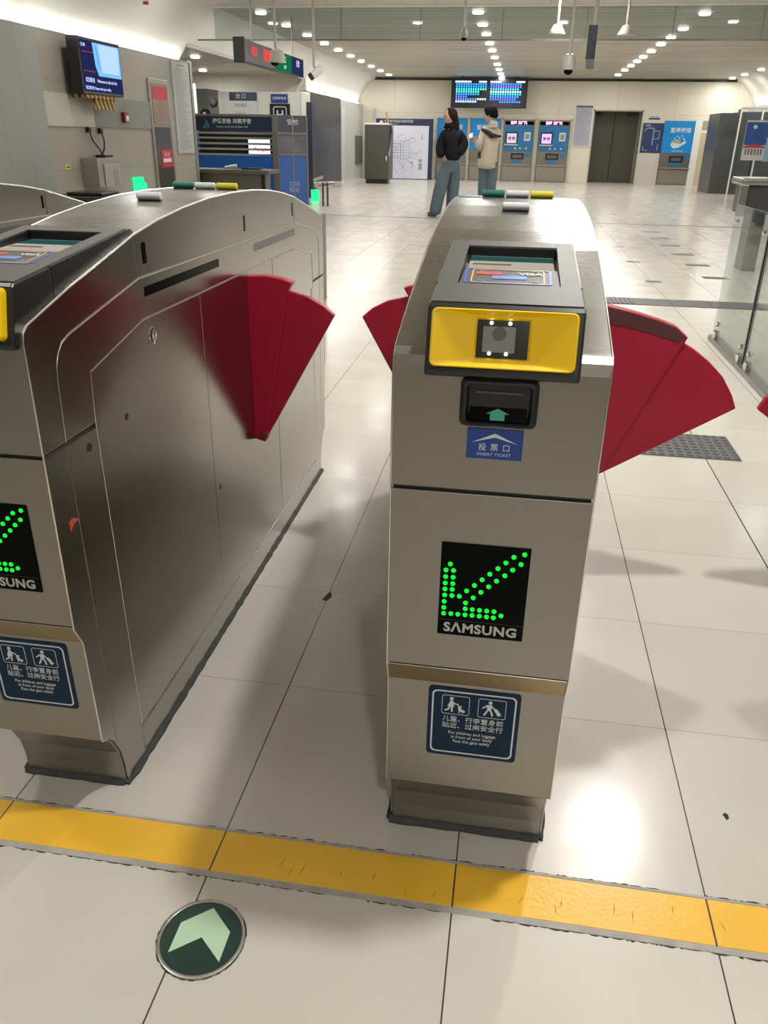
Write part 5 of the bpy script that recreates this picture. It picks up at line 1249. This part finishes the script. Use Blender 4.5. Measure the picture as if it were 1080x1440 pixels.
jn = rel(Mn, {'c': (-.60, y0, 1.20, .225, .19), 'b': (-.615, y0, 1.00, .225, .19), 'a': (-.63, y0, .84, .235, .19), 'a0': (-.63, y0, .715, .225, .19), 'd': (-.595, y0, 1.37, .19, .15), 'e': (-.60, y0, 1.46, .095, .09),
     'sl': (-.73, y0-.06, 1.33, .12), 'el': (-.775, y0-.13, 1.10, .13), 'wl': (-.86, y0-.11, 1.16, .075),
     'sr': (-.49, y0+.08, 1.34, .09), 'er': (-.53, y0+.20, 1.12, .085), 'wr': (-.73, y0+.20, 1.16, .055)})
skin_obj('puffer_jacket', jn, [('a0', 'a'), ('a', 'b'), ('b', 'c'), ('c', 'd'), ('d', 'e'), ('c', 'sl'), ('sl', 'el'), ('el', 'wl'), ('c', 'sr'), ('sr', 'er'), ('er', 'wr')], BEIGE, Mn)
skin_obj('hood', rel(Mn, {'a': (-.64, y0-.04, 1.47, .06, .06), 'b': (-.56, y0-.06, 1.46, .075, .065), 'c': (-.49, y0-.02, 1.43, .06, .06)}), [('a', 'b'), ('b', 'c')], pbr('hood_pale', (.55, .49, .42), .6), Mn)
yk = MB()
yk.tube([(-.755, y0-.12, 1.37), (-.66, y0-.175, 1.335), (-.57, y0-.172, 1.27), (-.47, y0-.145, 1.265), (-.425, y0-.10, 1.265)], [.026, .038, .045, .022, .018], 10)
build(yk, 'black_yoke', pbr('yoke_black', (.012, .009, .008), .6), Mn)
build(MB().box(-.775, -.745, y0-.155, y0-.14, .91, 1.02), 'black_tab', MATS['yoke_black'], Mn, .004)
tn = rel(Mn, {'a': (-.62, y0, .92, .15, .13), 'hl': (-.685, y0, .80, .10), 'kl': (-.675, y0, .46, .108), 'al': (-.66, y0, .03, .10), 'hr': (-.55, y0, .80, .10), 'kr': (-.545, y0, .46, .108), 'ar': (-.54, y0, .03, .10)})
skin_obj('blue_jeans', tn, [('a', 'hl'), ('hl', 'kl'), ('kl', 'al'), ('a', 'hr'), ('hr', 'kr'), ('kr', 'ar')], DENIM, Mn)
for x in (-.68, -.55): build(MB().tube([(x+.06, y0, .045), (x, y0, .05), (x-.09, y0+.02, .035)], [.045, .05, .035], 12), 'shoe', SHOE, Mn)
hm = MB().ball((-.615, y0, 1.635), .112, 20, (1.02, .95, .95)); hm.ball((-.67, y0, 1.675), .07, 14, (1.1, 1, .7)); hm.ball((-.55, y0, 1.60), .06, 12)
build(hm, 'short_hair', HAIR, Mn)
ph = empty('mobile_phone', (-.93, 15.4, 1.20), 'pale mobile phone held up in the hand of the man in beige', 'phone')
S = Surf((-.965, 15.36, 1.215), (.75, .10, .35), (-.1, .8, .45))
build(S.rect(0, .07, 0, .14, 0, .008), 'phone_case', PHONE, ph, .003)
# --- guard sitting behind the booth, only the hair and forehead above the header
G_ = empty('person', (-6.65, 17.6, 0), 'seated guard with black hair, only the head showing over the booth header', 'person')
mb, f, s, u = head(G_, (-6.60, 17.6, 1.55), .10, math.radians(-75), None, None)
hd = build(mb, 'head', SKIN, G_); face_bits(hd, (-6.60, 17.6, 1.55), .10, f, s, u)
skin_obj('body', rel(G_, {'pel': (-6.60, 17.65, .55, .12, .11), 'ch': (-6.60, 17.62, 1.15, .14, .10), 'nk': (-6.60, 17.6, 1.42, .05), 'sl': (-6.78, 17.6, 1.30, .06), 'el': (-6.82, 17.5, 1.05, .045), 'wl': (-6.70, 17.35, .95, .035), 'sr': (-6.42, 17.6, 1.30, .06), 'er': (-6.38, 17.5, 1.05, .045), 'wr': (-6.50, 17.35, .95, .035),
     'kl': (-6.70, 17.40, .52, .07), 'al': (-6.70, 17.40, .08, .04), 'kr': (-6.50, 17.40, .52, .07), 'ar': (-6.50, 17.40, .08, .04)}),
     [('pel', 'ch'), ('ch', 'nk'), ('ch', 'sl'), ('sl', 'el'), ('el', 'wl'), ('ch', 'sr'), ('sr', 'er'), ('er', 'wr'), ('pel', 'kl'), ('kl', 'al'), ('pel', 'kr'), ('kr', 'ar')], pbr('uniform', (.02, .03, .06), .7), G_)
build(MB().ball((-6.60, 17.63, 1.60), .108, 18, (1, 1, .95)), 'short_hair', HAIR, G_)
o = boxo('stool', DGREY, -6.75, -6.45, 17.58, 17.88, 0, .43, None, .01); tag(o, 'dark stool under the seated guard behind the booth', 'stool')

# ------------------------------------------------------------------ world, camera, colour
w = bpy.data.worlds.new('hall_ambient'); SC.world = w; w.use_nodes = True
w.node_tree.nodes['Background'].inputs[0].default_value = (1, .96, .9, 1); w.node_tree.nodes['Background'].inputs[1].default_value = .02
cam = bpy.data.cameras.new('camera'); co = bpy.data.objects.new('camera', cam); COL.objects.link(co); SC.camera = co
PIT, YAW, ROL, FPX = .439529467, .152243964, .0170993968, 1117.10089
F_ = Vector((-math.sin(YAW)*math.cos(PIT), math.cos(YAW)*math.cos(PIT), -math.sin(PIT)))
R_ = Vector((math.cos(YAW), math.sin(YAW), 0)); U_ = R_.cross(F_)
c_, s_ = math.cos(ROL), math.sin(ROL)
R2 = R_*c_+U_*s_; U2 = U_*c_-R_*s_
mt = Matrix((( R2.x, U2.x, -F_.x), (R2.y, U2.y, -F_.y), (R2.z, U2.z, -F_.z))).to_4x4(); mt.translation = (0, 0, 1.2)
co.matrix_world = mt
cam.sensor_fit = 'HORIZONTAL'; cam.sensor_width = 36; cam.lens = 36*FPX/1080; cam.clip_start = .05; cam.clip_end = 100
SC.view_settings.view_transform = 'Standard'; SC.view_settings.look = 'None'; SC.view_settings.gamma = 1; SC.view_settings.exposure = 0.0
SC.view_settings.use_curve_mapping = False
SC.cycles.max_bounces = 8; SC.cycles.diffuse_bounces = 4; SC.cycles.glossy_bounces = 5; SC.cycles.transparent_max_bounces = 12
SC.cycles.sample_clamp_indirect = 6; SC.cycles.use_denoising = True; SC.cycles.caustics_reflective = False
